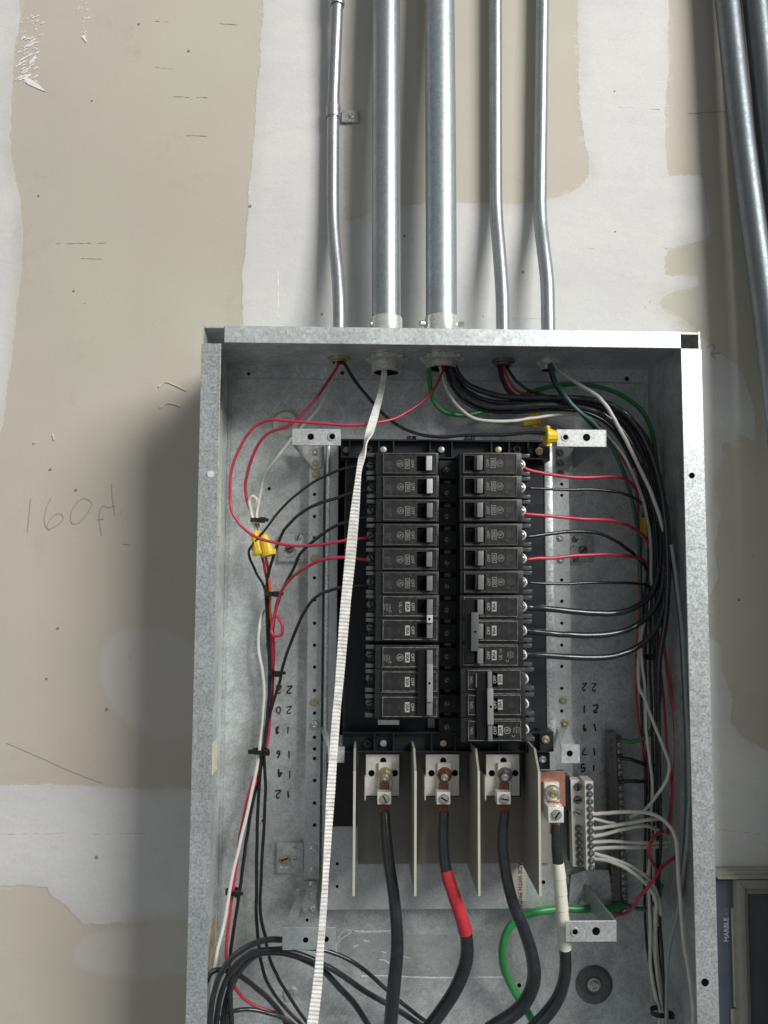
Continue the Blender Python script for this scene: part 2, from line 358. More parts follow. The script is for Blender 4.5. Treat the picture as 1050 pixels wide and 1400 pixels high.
    L.new(op('ADD', op('ADD', op('MULTIPLY', f1, 0.5), rng(noise(60, 6, 0.7), 0, 1, 0, 0.4)), op('ADD', rng(noise(600, 2), 0, 1, 0, 0.14), op('MULTIPLY', f1, rng(noise(13, 5, 0.6, (1, 1, 2.2)), 0.35, 0.7, 0, 0.8)))), bp.inputs['Height']); L.new(bp.outputs[0], b.inputs['Normal'])
    me.materials.append(m)
    for p in me.polygons: p.use_smooth = True
    o = bpy.data.objects.new('wall', me); COL.objects.link(o); o['_loc'] = (0, 0, 0); o['kind'] = 'structure'
    o['label'] = 'unpainted drywall with broad bands of white joint compound'
    return o
wall = make_wall()
def stroke(pts, r, name, m, y=-0.0006, parent=None, flat=0.25, sub=5):
    q = [tuple(P(a, b, y)) for a, b in pts]
    return MB().tube(q, r, 6, sub, flat=flat).build(name, m, wall if parent is None else parent)
Z4 = lambda L: [(a/3.333, 480+b/3.333) for a, b in L]
hw = MB()
for L in ([(140, 670), (133, 745), (125, 825)], [(232, 670), (212, 715), (202, 765), (214, 808), (250, 800), (286, 770), (281, 744), (252, 744), (224, 775), (214, 806), (228, 816)],
          [(352, 688), (325, 735), (328, 785), (368, 776), (408, 722), (417, 690), (382, 671), (348, 690)], [(492, 712), (466, 708), (452, 740), (455, 790), (462, 840)], [(442, 768), (472, 765)],
          [(508, 605), (510, 650), (522, 750)], [(495, 712), (528, 705)], [(552, 732), (555, 736)]):
    hw.tube([tuple(P(a, b, -0.0006)) for a, b in Z4(L)], 0.00042, 6, 5, flat=0.25)
hw.build('handwriting', 'pencil', wall)['label'] = 'pencilled 160 ft. written on the drywall'
stroke([(9, 1016), (60, 1038), (100, 1056), (140, 1071)], 0.00035, 'pencil_line', 'pencil')
for L in ([(967, 476), (972, 471), (977, 475), (973, 484), (978, 490)], [(972, 484), (985, 482)], [(1040, 470), (1046, 478), (1042, 486)]):
    stroke(L, 0.0009, 'pencil_mark', 'pencil')
scr = [([(212, 29), (232, 30)], 'd'), ([(300, 32), (333, 34)], 'd'), ([(211, 92), (238, 94)], 'd'), ([(236, 132), (284, 133)], 'd'), ([(254, 185), (284, 186)], 'd'), ([(76, 333), (122, 332), (146, 332)], 'k'),
       ([(110, 353), (140, 354)], 'd'), ([(114, 414), (120, 416)], 'k'), ([(844, 147), (850, 144), (874, 147)], 'd'), ([(890, 149), (903, 150)], 'k'), ([(940, 155), (995, 152)], 'k'),
       ([(880, 422), (890, 411)], 'k'), ([(168, 744), (177, 745)], 'k'), ([(0, 1141), (40, 1141), (90, 1139)], 'd'), ([(128, 1141), (160, 1138), (200, 1139)], 'd'), ([(700, 436), (770, 436)], 'd'),
       ([(978, 1134), (990, 1133), (1010, 1137), (1040, 1140)], 'd'), ([(380, 370), (380, 400), (381, 442)], 'w'), ([(803, 340), (820, 339)], 'd'), ([(908, 340), (918, 339)], 'd'), ([(966, 338), (973, 339)], 'k')]
for L, c in scr:
    (xa, ya), (xb, yb) = L[0], L[-1]; n_ = max(3, int(math.hypot(xb-xa, yb-ya)/7)); b = MB(); k = 0
    while k < n_:
        m_ = k+random.choice((1, 1, 2)); f0, f1 = k/n_, min(1, m_/n_); rr = random.uniform(0.00018, 0.00048) if c != 'w' else 0.0007
        b.tube([tuple(P(xa+(xb-xa)*f+0, ya+(yb-ya)*f+random.uniform(-.5, .5), -0.0005))+(rr*q,) for f, q in ((f0, 0.3), ((f0+f1)/2, 1), (f1, 0.3))], rr, 5, 3, flat=0.3); k = m_+(1 if random.random() < 0.3 else 0)
    b.build('scratch', {'d': 'scratch_line', 'k': 'scuff_dark', 'w': 'scuff_white'}[c], wall)['kind'] = 'stuff'
random.seed(3)
for px, py, r in [(126, 138), (258, 70), (124, 134), (53, 268), (440, 430), (556, 323), (564, 326), (661, 433), (715, 372), (841, 317), (840, 125), (132, 1140), (64, 928), (146, 970), (101, 415), (92, 669), (69, 642), (46, 606), (104, 670), (342, 282), (190, 33), (79, 859)] and [(a, b, random.uniform(0.0005, 0.0014)) for a, b in [(126, 138), (258, 70), (53, 268), (440, 430), (553, 323), (564, 326), (661, 433), (715, 372), (841, 317), (840, 125), (132, 1172), (64, 928), (146, 970), (101, 398), (69, 642), (46, 606), (104, 670), (342, 282), (190, 33), (79, 859), (1010, 820), (1030, 760)]]:
    c = P(px, py, 0); MB().lathe(c, [(r*1.5, -0.0006), (r*1.2, -0.0009), (r*0.5, -0.0007), (r*0.1, -0.0002)], 9).build('nail_dent' if r > 0.0010 else 'speck', 'scuff_dark' if r < 0.0011 else 'torn_paper', wall)
fl = MB()                                                # dried compound spatter and torn paper
for k in range(90):
    t = random.random(); px = 42+random.gauss(0, 7)-6*t; py = 20+t*92; 
    a = P(px, py, 0); q = random.uniform(0.0005, 0.0034)*(0.5+t); fl.tube([(a.x-q, -0.0005, a.z-q*0.8), (a.x, -0.0008, a.z+random.uniform(-.2, .2)*q), (a.x+q, -0.0005, a.z+q*0.7)], min(0.0009, q*0.4), 5, 2, flat=0.25)
for k in range(16):
    a = P(115+random.gauss(0, 3), random.uniform(0, 52), 0); q = random.uniform(0.0006, 0.0016); fl.tube([(a.x-q, -0.0005, a.z-q), (a.x+q, -0.0008, a.z+q)], q*0.4, 5, 2, flat=0.5)
fl.pprism([(32, 107), (38, 106), (50, 113), (62, 125), (52, 121), (38, 115)], -0.001, -0.0001); fl.pprism([(111, 50), (116, 47), (118, 58)], -0.001, -0.0001)
o = fl.build('compound_spatter', 'scuff_white', wall); o['kind'] = 'stuff'
for L in ([(217, 529), (226, 522), (238, 526), (255, 534)], [(219, 557), (229, 551), (240, 553), (247, 556)], [(72, 594), (74, 602)], [(50, 604), (46, 606)]):
    stroke(L, 0.0009, 'torn_paper', 'paper', y=-0.001, flat=0.5)
# ------------------------------------------------------------------ THE ENCLOSURE
XL, XR, YF, ZB, T = -0.254, 0.254, -0.146, -1.14, 0.0016
box = thing('panel_enclosure', 'open galvanized steel electrical panel box mounted on the drywall', 'electrical panel', (0, -0.003, -0.57))
MB().box((XL+T, -0.003, -T), (XR-T, -0.0012, ZB+T)).build('back_panel', 'galv', box)
MB().box((XL, YF+0.0002, 0.0012), (XL+T, -0.0008, ZB)).build('side_wall', 'galv', box)
MB().box((XR-T, YF+0.0002, 0.0012), (XR, -0.0008, ZB)).build('side_wall', 'galv', box)
MB().box((XL+T+0.0002, YF+0.0002, 0), (XR-T-0.0002, -0.0008, -T)).build('end_wall', 'galv', box)
MB().box((XL+T+0.0002, YF+0.0002, ZB+T), (XR-T-0.0002, -0.0008, ZB)).build('end_wall', 'galv', box)
zt = P(300, 470, YF).z; zb0 = P(600, 472.5, YF).z
MB().box((XL-0.0006, YF, zt), (P(302.5, 480, YF).x, YF-T, ZB+0.02), 0.0004).build('side_flange', 'galv_rim', box)
MB().box((P(930, 480, YF).x, YF, P(940, 477, YF).z), (XR+0.0006, YF-T, ZB+0.02), 0.0004).build('side_flange', 'galv_rim', box)
MB().box((P(307, 460, YF).x, YF, 0.0006), (P(930, 460, YF).x, YF-T, zb0), 0.0004).build('end_flange', 'galv_end', box)
MB().box((P(307, 460, YF).x, YF, ZB), (P(930, 460, YF).x, YF-T, ZB+0.018), 0.0004).build('end_flange', 'galv_end', box)
# welded seam flange on the back sheet, and the seams of the long sides
zs = P(312, 517, -0.0045).z
MB().prism([(XL+0.006, -T), (XR-0.006, -T), (XR-0.010, zs), (XL+0.010, zs)], 'y', -0.0062, -0.0031).build('seam_flange', 'galv_end', box)
MB().box((XL+0.011, -0.0066, zs-0.0003), (XR-0.011, -0.0031, zs+0.0009)).build('seam_edge', 'galv_bracket', box)
for sx in (-1, 1):
    MB().box((sx*(0.254-T), -0.0031, zs-0.002), (sx*(0.254-T-0.004), -0.0046, ZB+0.03), 0.0004).build('seam_strip', 'galv_bracket' if sx < 0 else 'galv', box)
def hole(px, py, y, rpx, parent, name='screw_hole'):
    c = P(px, py, y); r = rpx/S(y)
    return MB().cyl((c.x, y+0.0002, c.z), (c.x, y-0.0003, c.z), r, 18).build(name, 'void', parent)  # flat black disc puts in the dark of a hole
for q in ((946, 650, 4.2), (964, 1343, 5)): hole(q[0], q[1], YF-T, q[2], box)
MB().cyl(P(288, 648, YF-T)+Vector((0, 0.0005, 0)), P(288, 648, YF-T-0.0008), 0.0034, 14).build('paint_spot', 'residue', box)
for q in ((340, 511, 2.2), (468, 510, 2.5), (857, 518, 3)): hole(*q[:2], -0.0062, q[2], box)
for q in ((368, 668, 2.2), (420, 1258, 2), (360, 1122, 2), (710, 1347, 2.6)): hole(*q[:2], -0.0032, q[2], box)
# stickers seen edge-on down the left wall
def side_sticker(x0, y0, x1, y1, m):
    a, b = PX(x0, y0, XL+T), PX(x1, y0, XL+T); c = PX((x0+x1)/2, y1, XL+T)
    ya, yb = sorted((max(min(a.y, -0.006), -0.14), max(min(b.y, -0.006), -0.14)))
    MB().box((XL+T, ya, a.z), (XL+T+0.0005, yb, c.z)).build('paper_label', m, box)
side_sticker(299, 556, 304, 734, 'paper'); side_sticker(291, 1016, 297, 1054, 'paper'); side_sticker(287, 1268, 294, 1330, 'wood_paper'); side_sticker(301, 512, 304, 548, 'wood_paper')
# pressed feet: domed rings with a screw in the middle
def slot_screw(r=1.0, m='zinc', slot=True):
    k = ('screw', m, slot)
    if k in TXT: return TXT[k]
    b = MB(); b.lathe(Vector((0, 0, 0)), [(1.0, 0.1), (1.0, -0.25), (0.85, -0.45), (0.5, -0.52), (0.05, -0.54)], 16)
    if slot: b.box((-0.75, -0.50, -0.13), (0.75, -0.60, 0.13))
    TXT[k] = b.mesh('screw', m); TXT[k].materials.append(MATS['void'])
    if slot:
        me = TXT[k]
        for p in me.polygons:
            if p.index >= len(me.polygons)-6: p.material_index = 1
    return TXT[k]
def hex_screw(m='zinc'):
    k = ('hex', m)
    if k in TXT: return TXT[k]
    b = MB(); b.lathe(Vector((0, 0, 0)), [(1.0, 0.1), (1.0, -0.12), (0.92, -0.2), (0.74, -0.22)], 18); b.lathe(Vector((0, 0, 0)), [(0.72, -0.1), (0.72, -0.62), (0.6, -0.72), (0.36, -0.70), (0.3, -0.5)], 6)
    TXT[k] = b.mesh('screw', m); return TXT[k]
def screw(px, py, y, rpx, parent, m='zinc', kind='slot', rot=None, name='screw'):
    me = hex_screw(m) if kind == 'hex' else slot_screw(1, m, kind == 'slot'); r = rpx/S(y)
    return put(name, me, parent, P(px, py, y), r, (0, random.uniform(0, 3.1) if rot is None else rot, 0))
def foot(px, py, rpx, raised=True, scr=True, m='galv_bracket'):
    c = P(px, py, -0.003); r = rpx/S(-0.003); s = 1 if raised else -0.3
    f = MB().lathe(c, [(r, -0.0031), (r*0.93, -0.0040), (r*0.84, -0.0060), (r*0.70, -0.0064), (r*0.5, -0.0060), (r*0.42, -0.0045), (r*0.1, -0.0042)], 36).build('mounting_foot', m, box)
    if scr: screw(px, py, -0.0045, rpx*0.36, box, 'zinc', 'hex')
foot(391, 580, 20, m='tin_plate'); foot(812, 1346, 25, m='galv_shadowed'); foot(397, 1358, 10); foot(846, 575, 18, m='galv', scr=False)
res = MB()
for L in ([(484, 1272), (460.5, 1290), (461, 1310)], [(462, 1283), (470, 1273), (484, 1273), (505, 1274), (534, 1273)], [(494, 1335), (520, 1334), (560, 1336), (610, 1337), (690, 1336)], [(483, 1295), (489, 1292)], [(497, 1286), (505, 1287)], [(518, 1312), (526, 1313), (532, 1317)], [(522, 1301), (528, 1303)], [(540, 1305), (560, 1310)]):
    res.tube([tuple(P(a, b, -0.0033)) for a, b in L], 0.0011, 5, 4, flat=0.2)
res.build('glue_residue', 'residue', box)
MB().pprism([(468, 1276), (700, 1278), (700, 1334), (500, 1333), (466, 1308)], -0.0034, -0.0031).build('back_patch', 'galv_pan', box)
# keyed mounting tabs pressed into the back sheet
def keyed_tab(x0, y0, x1, y1, m='galv', kx=0.3, ky=0.62):
    y = -0.010; b = MB().pbox(x0, y0, x1, y1, y, -0.0035, 0.0015, 2); b.build('mounting_tab', m, box)
    cx, cy = x0+(x1-x0)*kx, y0+(y1-y0)*ky; c = P(cx, cy, y); r = 9/S(y)
    MB().lathe(c, [(r, y-0.0001), (r*0.92, y-0.0009), (r*0.8, y-0.0001), (r*0.1, y-0.0001)], 24).build('keyhole', 'galv_bracket', box)
    return y
y_ = keyed_tab(381, 731, 432, 768); screw(408, 734, y_, 5, box); screw(408, 764, y_, 4, box); screw(396, 750, y_, 6, box, 'steel_dark')
y_ = keyed_tab(378, 1153, 415, 1194); screw(389, 1174, y_, 6.5, box, 'brass_zinc'); screw(403, 1158, y_, 3, box); screw(403, 1174, y_, 3, box)
y_ = keyed_tab(776, 733, 812, 768, 'galv_bracket'); screw(786, 737, y_, 4.5, box, 'steel_dark'); screw(787, 764, y_, 4.5, box, 'steel_dark'); screw(797, 752, y_, 6, box, 'steel_dark')
# marker numbers on the back sheet, written when the box stood the other way up
mk = [('22', 388, 943), ('20', 388, 971), ('81', 386, 998), ('16', 389, 1031), ('14', 390, 1058), ('12', 388, 1086), ('22', 805, 940), ('21', 806, 970), ('19', 807, 995), ('17', 806, 1027), ('15', 805, 1050)]
for t, px, py in mk:
    t = '18' if t == '81' else t
    wd = MB(); sx = 15/S(-0.003); c = P(px, py, -0.0036)
    G = {'1': [[(0.1, -0.4), (0, 0.45)]], '2': [[(-0.3, 0.3), (0, 0.48), (0.28, 0.25), (-0.05, -0.1), (-0.32, -0.45), (0.35, -0.42)]], '4': [[(0.1, 0.5), (-0.3, -0.05), (0.35, -0.05)], [(0.12, 0.3), (0.1, -0.5)]],
         '0': [[(0, 0.45), (-0.28, 0), (0, -0.45), (0.28, 0), (0, 0.45)]], '5': [[(0.28, 0.45), (-0.2, 0.42), (-0.22, 0.05), (0.22, 0), (0.18, -0.4), (-0.25, -0.42)]], '6': [[(0.2, 0.48), (-0.2, 0.1), (-0.1, -0.42), (0.25, -0.25), (0.05, 0.05), (-0.2, -0.1)]],
         '7': [[(-0.25, 0.4), (0.28, 0.42), (-0.05, -0.45)]], '8': [[(0, 0.05), (-0.22, 0.28), (0.02, 0.47), (0.2, 0.25), (-0.2, -0.2), (0, -0.46), (0.24, -0.22), (0, 0.05)]], '9': [[(0.22, 0.1), (-0.1, 0.05), (-0.18, 0.35), (0.15, 0.45), (0.22, 0.1), (0.15, -0.45)]]}
    for k, ch in enumerate(t):
        ox = (-0.5+k)*0.95*sx+random.uniform(-.06, .06)*sx
        for st in G[ch]:
            wd.tube([(c.x-(ox+(a+random.uniform(-.10, .10))*0.62*sx), c.y, c.z-((b+random.uniform(-.10, .10))*0.72*sx)) for a, b in st], random.uniform(0.0007, 0.0011), 6, 4, flat=0.15)
    wd.build('marker_number', 'marker', box)
# ------------------------------------------------------------------ THE INTERIOR (pan, rails, black plastic base, bus)
YS, YP, YB = -0.022, -0.036, -0.058
inn = thing('panel_interior', 'black plastic breaker base on a galvanized mounting pan inside the box', 'breaker base', P(600, 900, -0.02))
def strip(x0, x1, y0, y1, right):
    a = P(x0, 800, YS).x; b = P(x1, 800, YS).x; z0 = P(600, y0, YS).z; z1 = P(600, y1, YS).z
    MB().box((a, YS, z0), (b, YS+0.0016, z1), 0.0004).build('mounting_strip', 'galv_pan', inn)
strip(421, 441, 612, 1246, False); strip(757, 780, 600, 1240, True)
# legs of the strips down to the back sheet
for px in (421, 779):
    a = P(px, 800, YS).x; MB().box((a-0.0008, YS+0.0018, P(600, 640, YS).z), (a+0.0008, -0.0035, P(600, 1230, YS).z)).build('strip_leg', 'galv', inn)
# raised pan, folded up from the strips
pl, pr = P(446, 800, YP).x, P(756, 800, YP).x; z0, z1 = P(600, 604, YP).z, P(600, 1243, YP).z
MB().box((pl, YP, z0), (pr, YP+0.0016, z1), 0.0003).build('pan_face', 'galv_pan', inn)
MB().box((pl-0.0016, YP+0.0002, z0), (pl, YS, z1)).build('pan_side', 'galv_bracket', inn)
MB().box((pr, YP+0.0002, z0), (pr+0.0016, YS, z1)).build('pan_side', 'galv_bracket', inn)
MB().tube([(pl+0.001, YP-0.0005, z0), (pl+0.001, YP-0.0005, (z0+z1)/2), (pl+0.001, YP-0.0005, P(600, 1010, YP).z)], 0.0022, 8, 1).build('folded_edge', 'galv_rim', inn)
MB().box((P(746, 800, YP-0.006).x, YP-0.006, z0), (P(757, 800, YP-0.006).x, YP-0.0002, P(600, 1012, YP).z), 0.0008, 2).build('folded_edge', 'galv_rim', inn)
MB().pbox(461, 605, 470, 1005, YP-0.003, YP-0.0002).build('dark_recess_strip', 'void', inn)  # black strip on the pan, puts in the dark of the side recess
for k, py in enumerate((676, 706, 735, 790, 820, 852, 882, 912, 944, 975, 1008, 1024, 1037, 1067, 1098, 1128)): hole(430, py, YS, 2.3, inn, 'strip_hole')
for py in (1101, 1129): pass
for k, py in enumerate((632, 662, 677, 793, 822, 852, 882, 911, 941, 972, 1212)): hole(768, py, YS, 2.2, inn, 'strip_hole')
hole(461, 1181, YP, 2, inn, 'strip_hole'); hole(461, 1212, YP, 2, inn, 'strip_hole'); hole(743, 1206, YP, 2.5, inn, 'strip_hole')
for px, py, m in ((432, 618, 'zinc'), (432, 633, 'brass_zinc'), (432, 648, 'brass_zinc'), (430, 763, 'brass_zinc'), (429, 960, 'brass_zinc'), (429, 991, 'brass_zinc'), (428, 1161, 'zinc'), (428, 1191, 'zinc'),
                  (766, 619, 'steel_dark'), (766, 633, 'steel_dark'), (766, 648, 'steel_dark'), (766, 735, 'zinc'), (767, 765, 'zinc'), (770, 957, 'brass_zinc'), (772, 988, 'brass_zinc'), (777, 1187, 'zinc'), (778, 1203, 'zinc')):
    screw(px, py, YS-0.0005 if py > 640 else YS-0.0026, 5.2, inn, m, 'hex')
# black plastic end bars with screw pockets
def end_bar(x0, y0, x1, y1, pockets, screws, rings):
    yf = -0.080
    MB().pbox(x0, y0, x1, y1, yf+0.010, YP-0.0004, 0.001).build('end_bar', 'base_plastic', inn)
    rb = MB()
    rb.pbox(x0, y0, x1, y0+2.5, yf, yf+0.0101, 0.0004); rb.pbox(x0, y1-2.5, x1, y1, yf, yf+0.0101, 0.0004)
    for p in pockets: rb.pbox(p-1.2, y0+1, p+1.2, y1-1, yf+0.0005, yf+0.0101, 0.0003)
    rb.build('rib', 'base_plastic', inn)
    for sx, m in screws: screw(sx, (y0+y1)/2+1, yf+0.008, 5, inn, m, 'plain')
    for sx in rings:
        c = P(sx, (y0+y1)/2+1, yf+0.0098); r = 5.2/S(yf)
        MB().lathe(c, [(r, c.y), (r, c.y-0.004), (r*0.6, c.y-0.004), (r*0.55, c.y-0.0005), (r*0.1, c.y-0.0004)], 18).build('screw_boss', 'base_plastic', inn)
end_bar(466, 601, 742, 627, (478, 518, 538, 588, 618, 672, 696, 722), ((524, 'zinc'), (603, 'zinc'), (681, 'brass_zinc'), (474, 'steel_dark')), (503, 706))
end_bar(468, 1001, 752, 1029, (512, 538, 590, 622, 682, 720), ((524, 'zinc'), (606, 'brass_zinc')), (502,))
MB().pbox(736, 606, 752, 630, -0.078, YP-0.0004, 0.0006).build('corner_lug', 'base_plastic', inn); screw(737, 617, -0.0785, 5.5, inn, 'brass_zinc', 'hex')
MB().pbox(738, 1000, 757, 1028, -0.078, YP-0.0004, 0.0006).build('corner_lug', 'base_plastic', inn); screw(746, 1011, -0.0785, 5.5, inn, 'brass_zinc', 'hex')
MB().pbox(730, 1030, 752, 1052, -0.070, YP-0.0004, 0.0006).build('corner_lug', 'base_plastic', inn); screw(742, 1038, -0.0705, 5.0, inn, 'zinc', 'hex')
MB().pbox(557, 596, 562, 601, -0.079, -0.06).build('latch', 'base_plastic', inn)
for a_ in (564, 637, 645): MB().pbox(a_, 596, a_+5, 601, -0.079, -0.06).build('latch', 'base_plastic', inn)
MB().pbox(471, 627, 745, 1003, YB, YP-0.0004, 0.001).build('base_plate', 'base_plastic', inn)
# bus bars running down under the two breaker rows, stabs and bolts between them
for px in (590, 612, 634): MB().pbox(px-5, 632, px+5, 996, YB-0.006, YB-0.0004, 0.0005).build('bus_bar', 'steel_dark', inn)
st = MB()
for k in range(12):
    py = 642+k*32.0
    MB().pbox(600, py-13, 626, py+13, -0.078, YB-0.0062, 0.0008).build('stab_cover', 'base_plastic', inn)
    c = P(611, py, -0.0785); r = 6.5/S(-0.0785)
    MB().lathe(c, [(r, c.y), (r, c.y-0.003), (r*0.72, c.y-0.003), (r*0.70, c.y-0.0004), (r*0.1, c.y-0.0004)], 18).build('bolt_collar', 'black_plastic', inn)
    screw(611, py, -0.079, 4.0, inn, 'steel_dark', 'slot')
MB().pbox(517, 984, 546, 991, -0.085, -0.06, 0.0004).build('bus_tab', 'tin_plate', inn)
# brackets holding the (missing) front: leg from the strip up to a tab with two holes
def bracket(tab, base, ytab, holes, m, rnd=3, wedge=None, tipm=None):
    x0, y0, x1, y1 = tab; b = MB().pbox(x0, y0, x1, y1, ytab, ytab+0.0016, 0.0005)
    o = b.build('cover_bracket', m, inn)
    if wedge:
        (ax, ay), (bx, by), (cx, cy), (dx, dy) = wedge          # first two at the tab depth, last two at the strip
        q = [P(ax, ay, ytab+0.0014), P(bx, by, ytab+0.0014), P(cx, cy, YS-0.002), P(dx, dy, YS-0.002)]
        t = bmesh.new(); n = Vector((0, 0, -0.0015)) if abs(ax-bx) > 4 else Vector((0.0015, 0, 0))
        A = [t.verts.new(v) for v in q]; B = [t.verts.new(v+n) for v in q]
        t.faces.new(A); t.faces.new(B[::-1])
        for i in range(4): t.faces.new((A[i], B[i], B[(i+1) % 4], A[(i+1) % 4]))
        bmesh.ops.recalc_face_normals(t, faces=t.faces[:]); w_ = MB(); w_._add(t); w_.build('bracket_leg', m if tipm is None else tipm, o)
    for hx, hy, hr, bright in holes:
        if bright: 
            c = P(hx, hy, ytab); r = hr/S(ytab); MB().lathe(c, [(r*1.45, ytab), (r*1.3, ytab-0.0010), (r, ytab-0.0010), (r*0.8, ytab-0.0001)], 18).build('collar', m, o)
            hole(hx, hy, ytab-0.0003, hr*0.8, o, 'bracket_hole')
        else: hole(hx, hy, ytab, hr, o, 'bracket_hole')
    return o
bracket((399, 586, 466, 609), None, -0.100, ((425, 597, 4.5, False), (454, 597, 4.6, True)), 'galv_bracket', wedge=((400, 587), (400, 609), (423, 636), (423, 616)))
MB().pprism([(404, 608), (441, 608), (441, 638), (430, 641), (424, 636), (419, 633), (416, 634), (404, 612)], -0.0245, -0.0222).build('bracket_foot', 'galv_bracket', inn)
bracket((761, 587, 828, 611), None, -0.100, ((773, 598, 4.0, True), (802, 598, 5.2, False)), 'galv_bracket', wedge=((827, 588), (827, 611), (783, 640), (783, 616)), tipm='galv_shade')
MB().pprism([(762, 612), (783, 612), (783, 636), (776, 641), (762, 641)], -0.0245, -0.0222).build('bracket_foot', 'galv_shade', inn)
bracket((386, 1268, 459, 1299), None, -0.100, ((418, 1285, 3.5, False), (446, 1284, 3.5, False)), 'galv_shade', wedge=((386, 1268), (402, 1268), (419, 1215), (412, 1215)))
MB().pprism([(404, 1216), (412, 1215), (413, 1207), (420, 1205), (434, 1206), (434, 1246), (416, 1248), (412, 1238), (404, 1236)], -0.0262, -0.0245).build('bracket_foot', 'galv_bracket', inn)
for px, py in ((427, 1210), (428, 1225), (428, 1242)): screw(px, py, -0.0265, 5, inn, 'zinc', 'hex' if py != 1225 else 'plain')
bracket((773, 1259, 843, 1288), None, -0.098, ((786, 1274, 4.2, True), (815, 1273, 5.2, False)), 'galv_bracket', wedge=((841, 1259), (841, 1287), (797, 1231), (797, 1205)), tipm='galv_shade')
MB().pprism([(781, 1196), (800, 1190), (806, 1208), (790, 1240), (777, 1241)], -0.028, -0.0262).build('bracket_foot', 'galv_bracket', inn)
MB().pprism([(800, 1188), (832, 1190), (840, 1240), (840, 1256), (802, 1206)], -0.020, -0.0185).build('bracket_foot', 'galv_bracket', inn)
bracket((767, 1018, 793, 1044), None, -0.092, ((779, 1030, 4.0, False),), 'galv_bracket', wedge=((766, 1018), (786, 1018), (776, 992), (762, 996)), tipm='galv_pan')
bracket((448, 1021, 471, 1043), None, -0.092, (), 'galv_bracket', wedge=((448, 1021), (458, 1021), (444, 993), (438, 994)), tipm='galv_pan')
screw(430, 991, -0.024, 5.5, inn, 'zinc', 'hex')
# ------------------------------------------------------------------ BREAKERS
YFACE = -0.113; K = 1/S(YFACE)          # metres per photo pixel at the breaker faces
BK = {}
def cached(key, fn):
    if key not in BK: BK[key] = fn()
    return BK[key]
def frame_mb(u0, u1, v0, v1, y, wdt, h):
    b = MB(); b.box((u0, y, v0), (u1, y-h, v0+wdt), 0.00015); b.box((u0, y, v1-wdt), (u1, y-h, v1), 0.00015)
    b.box((u0, y, v0+wdt), (u0+wdt, y-h, v1-wdt), 0.00015); b.box((u1-wdt, y, v0+wdt), (u1, y-h, v1-wdt), 0.00015); return b
def outline_label(w, h, lw, m):      # thin printed frame
    def f():
        b = MB(); b.box((-w/2, 0, -h/2), (w/2, -0.00012, -h/2+lw)); b.box((-w/2, 0, h/2-lw), (w/2, -0.00012, h/2)); b.box((-w/2, 0, -h/2+lw), (-w/2+lw, -0.00012, h/2-lw)); b.box((w/2-lw, 0, -h/2+lw), (w/2, -0.00012, h/2-lw)); return b.mesh('rating_frame', m)
    return cached(('ol', w, h, m), f)
def logo_mesh(m):
    def f():
        b = MB(); r = 4.6*K
        def ring(rr, wd):
            n = 28; t = bmesh.new(); A = []; 
            for k in range(n):
                a = 2*math.pi*k/n; A.append([t.verts.new((math.cos(a)*q, yy, math.sin(a)*q)) for q, yy in ((rr, 0), (rr, -0.00015), (rr-wd, -0.00015), (rr-wd, 0))])
            for k in range(n):
                p_, q_ = A[k], A[(k+1) % n]
                for j in range(3): t.faces.new((p_[j], q_[j], q_[j+1], p_[j+1]))
            bmesh.ops.recalc_face_normals(t, faces=t.faces[:]); b._add(t)
        ring(r, 0.00038)
        for L in ([(0.45, 0.55), (-0.05, 0.6), (-0.3, 0.2), (0.0, 0.0), (0.25, 0.3), (0.0, 0.05), (-0.35, 0.0)], [(0.45, -0.1), (0.0, -0.08), (-0.2, -0.4), (0.15, -0.6), (0.5, -0.4), (0.3, -0.2)]):
            b.tube([(p[0]*r, -0.0001, p[1]*r) for p in L], 0.00022, 5, 4, flat=0.4)
        return b.mesh('logo', m)
    return cached(('logo', m), f)
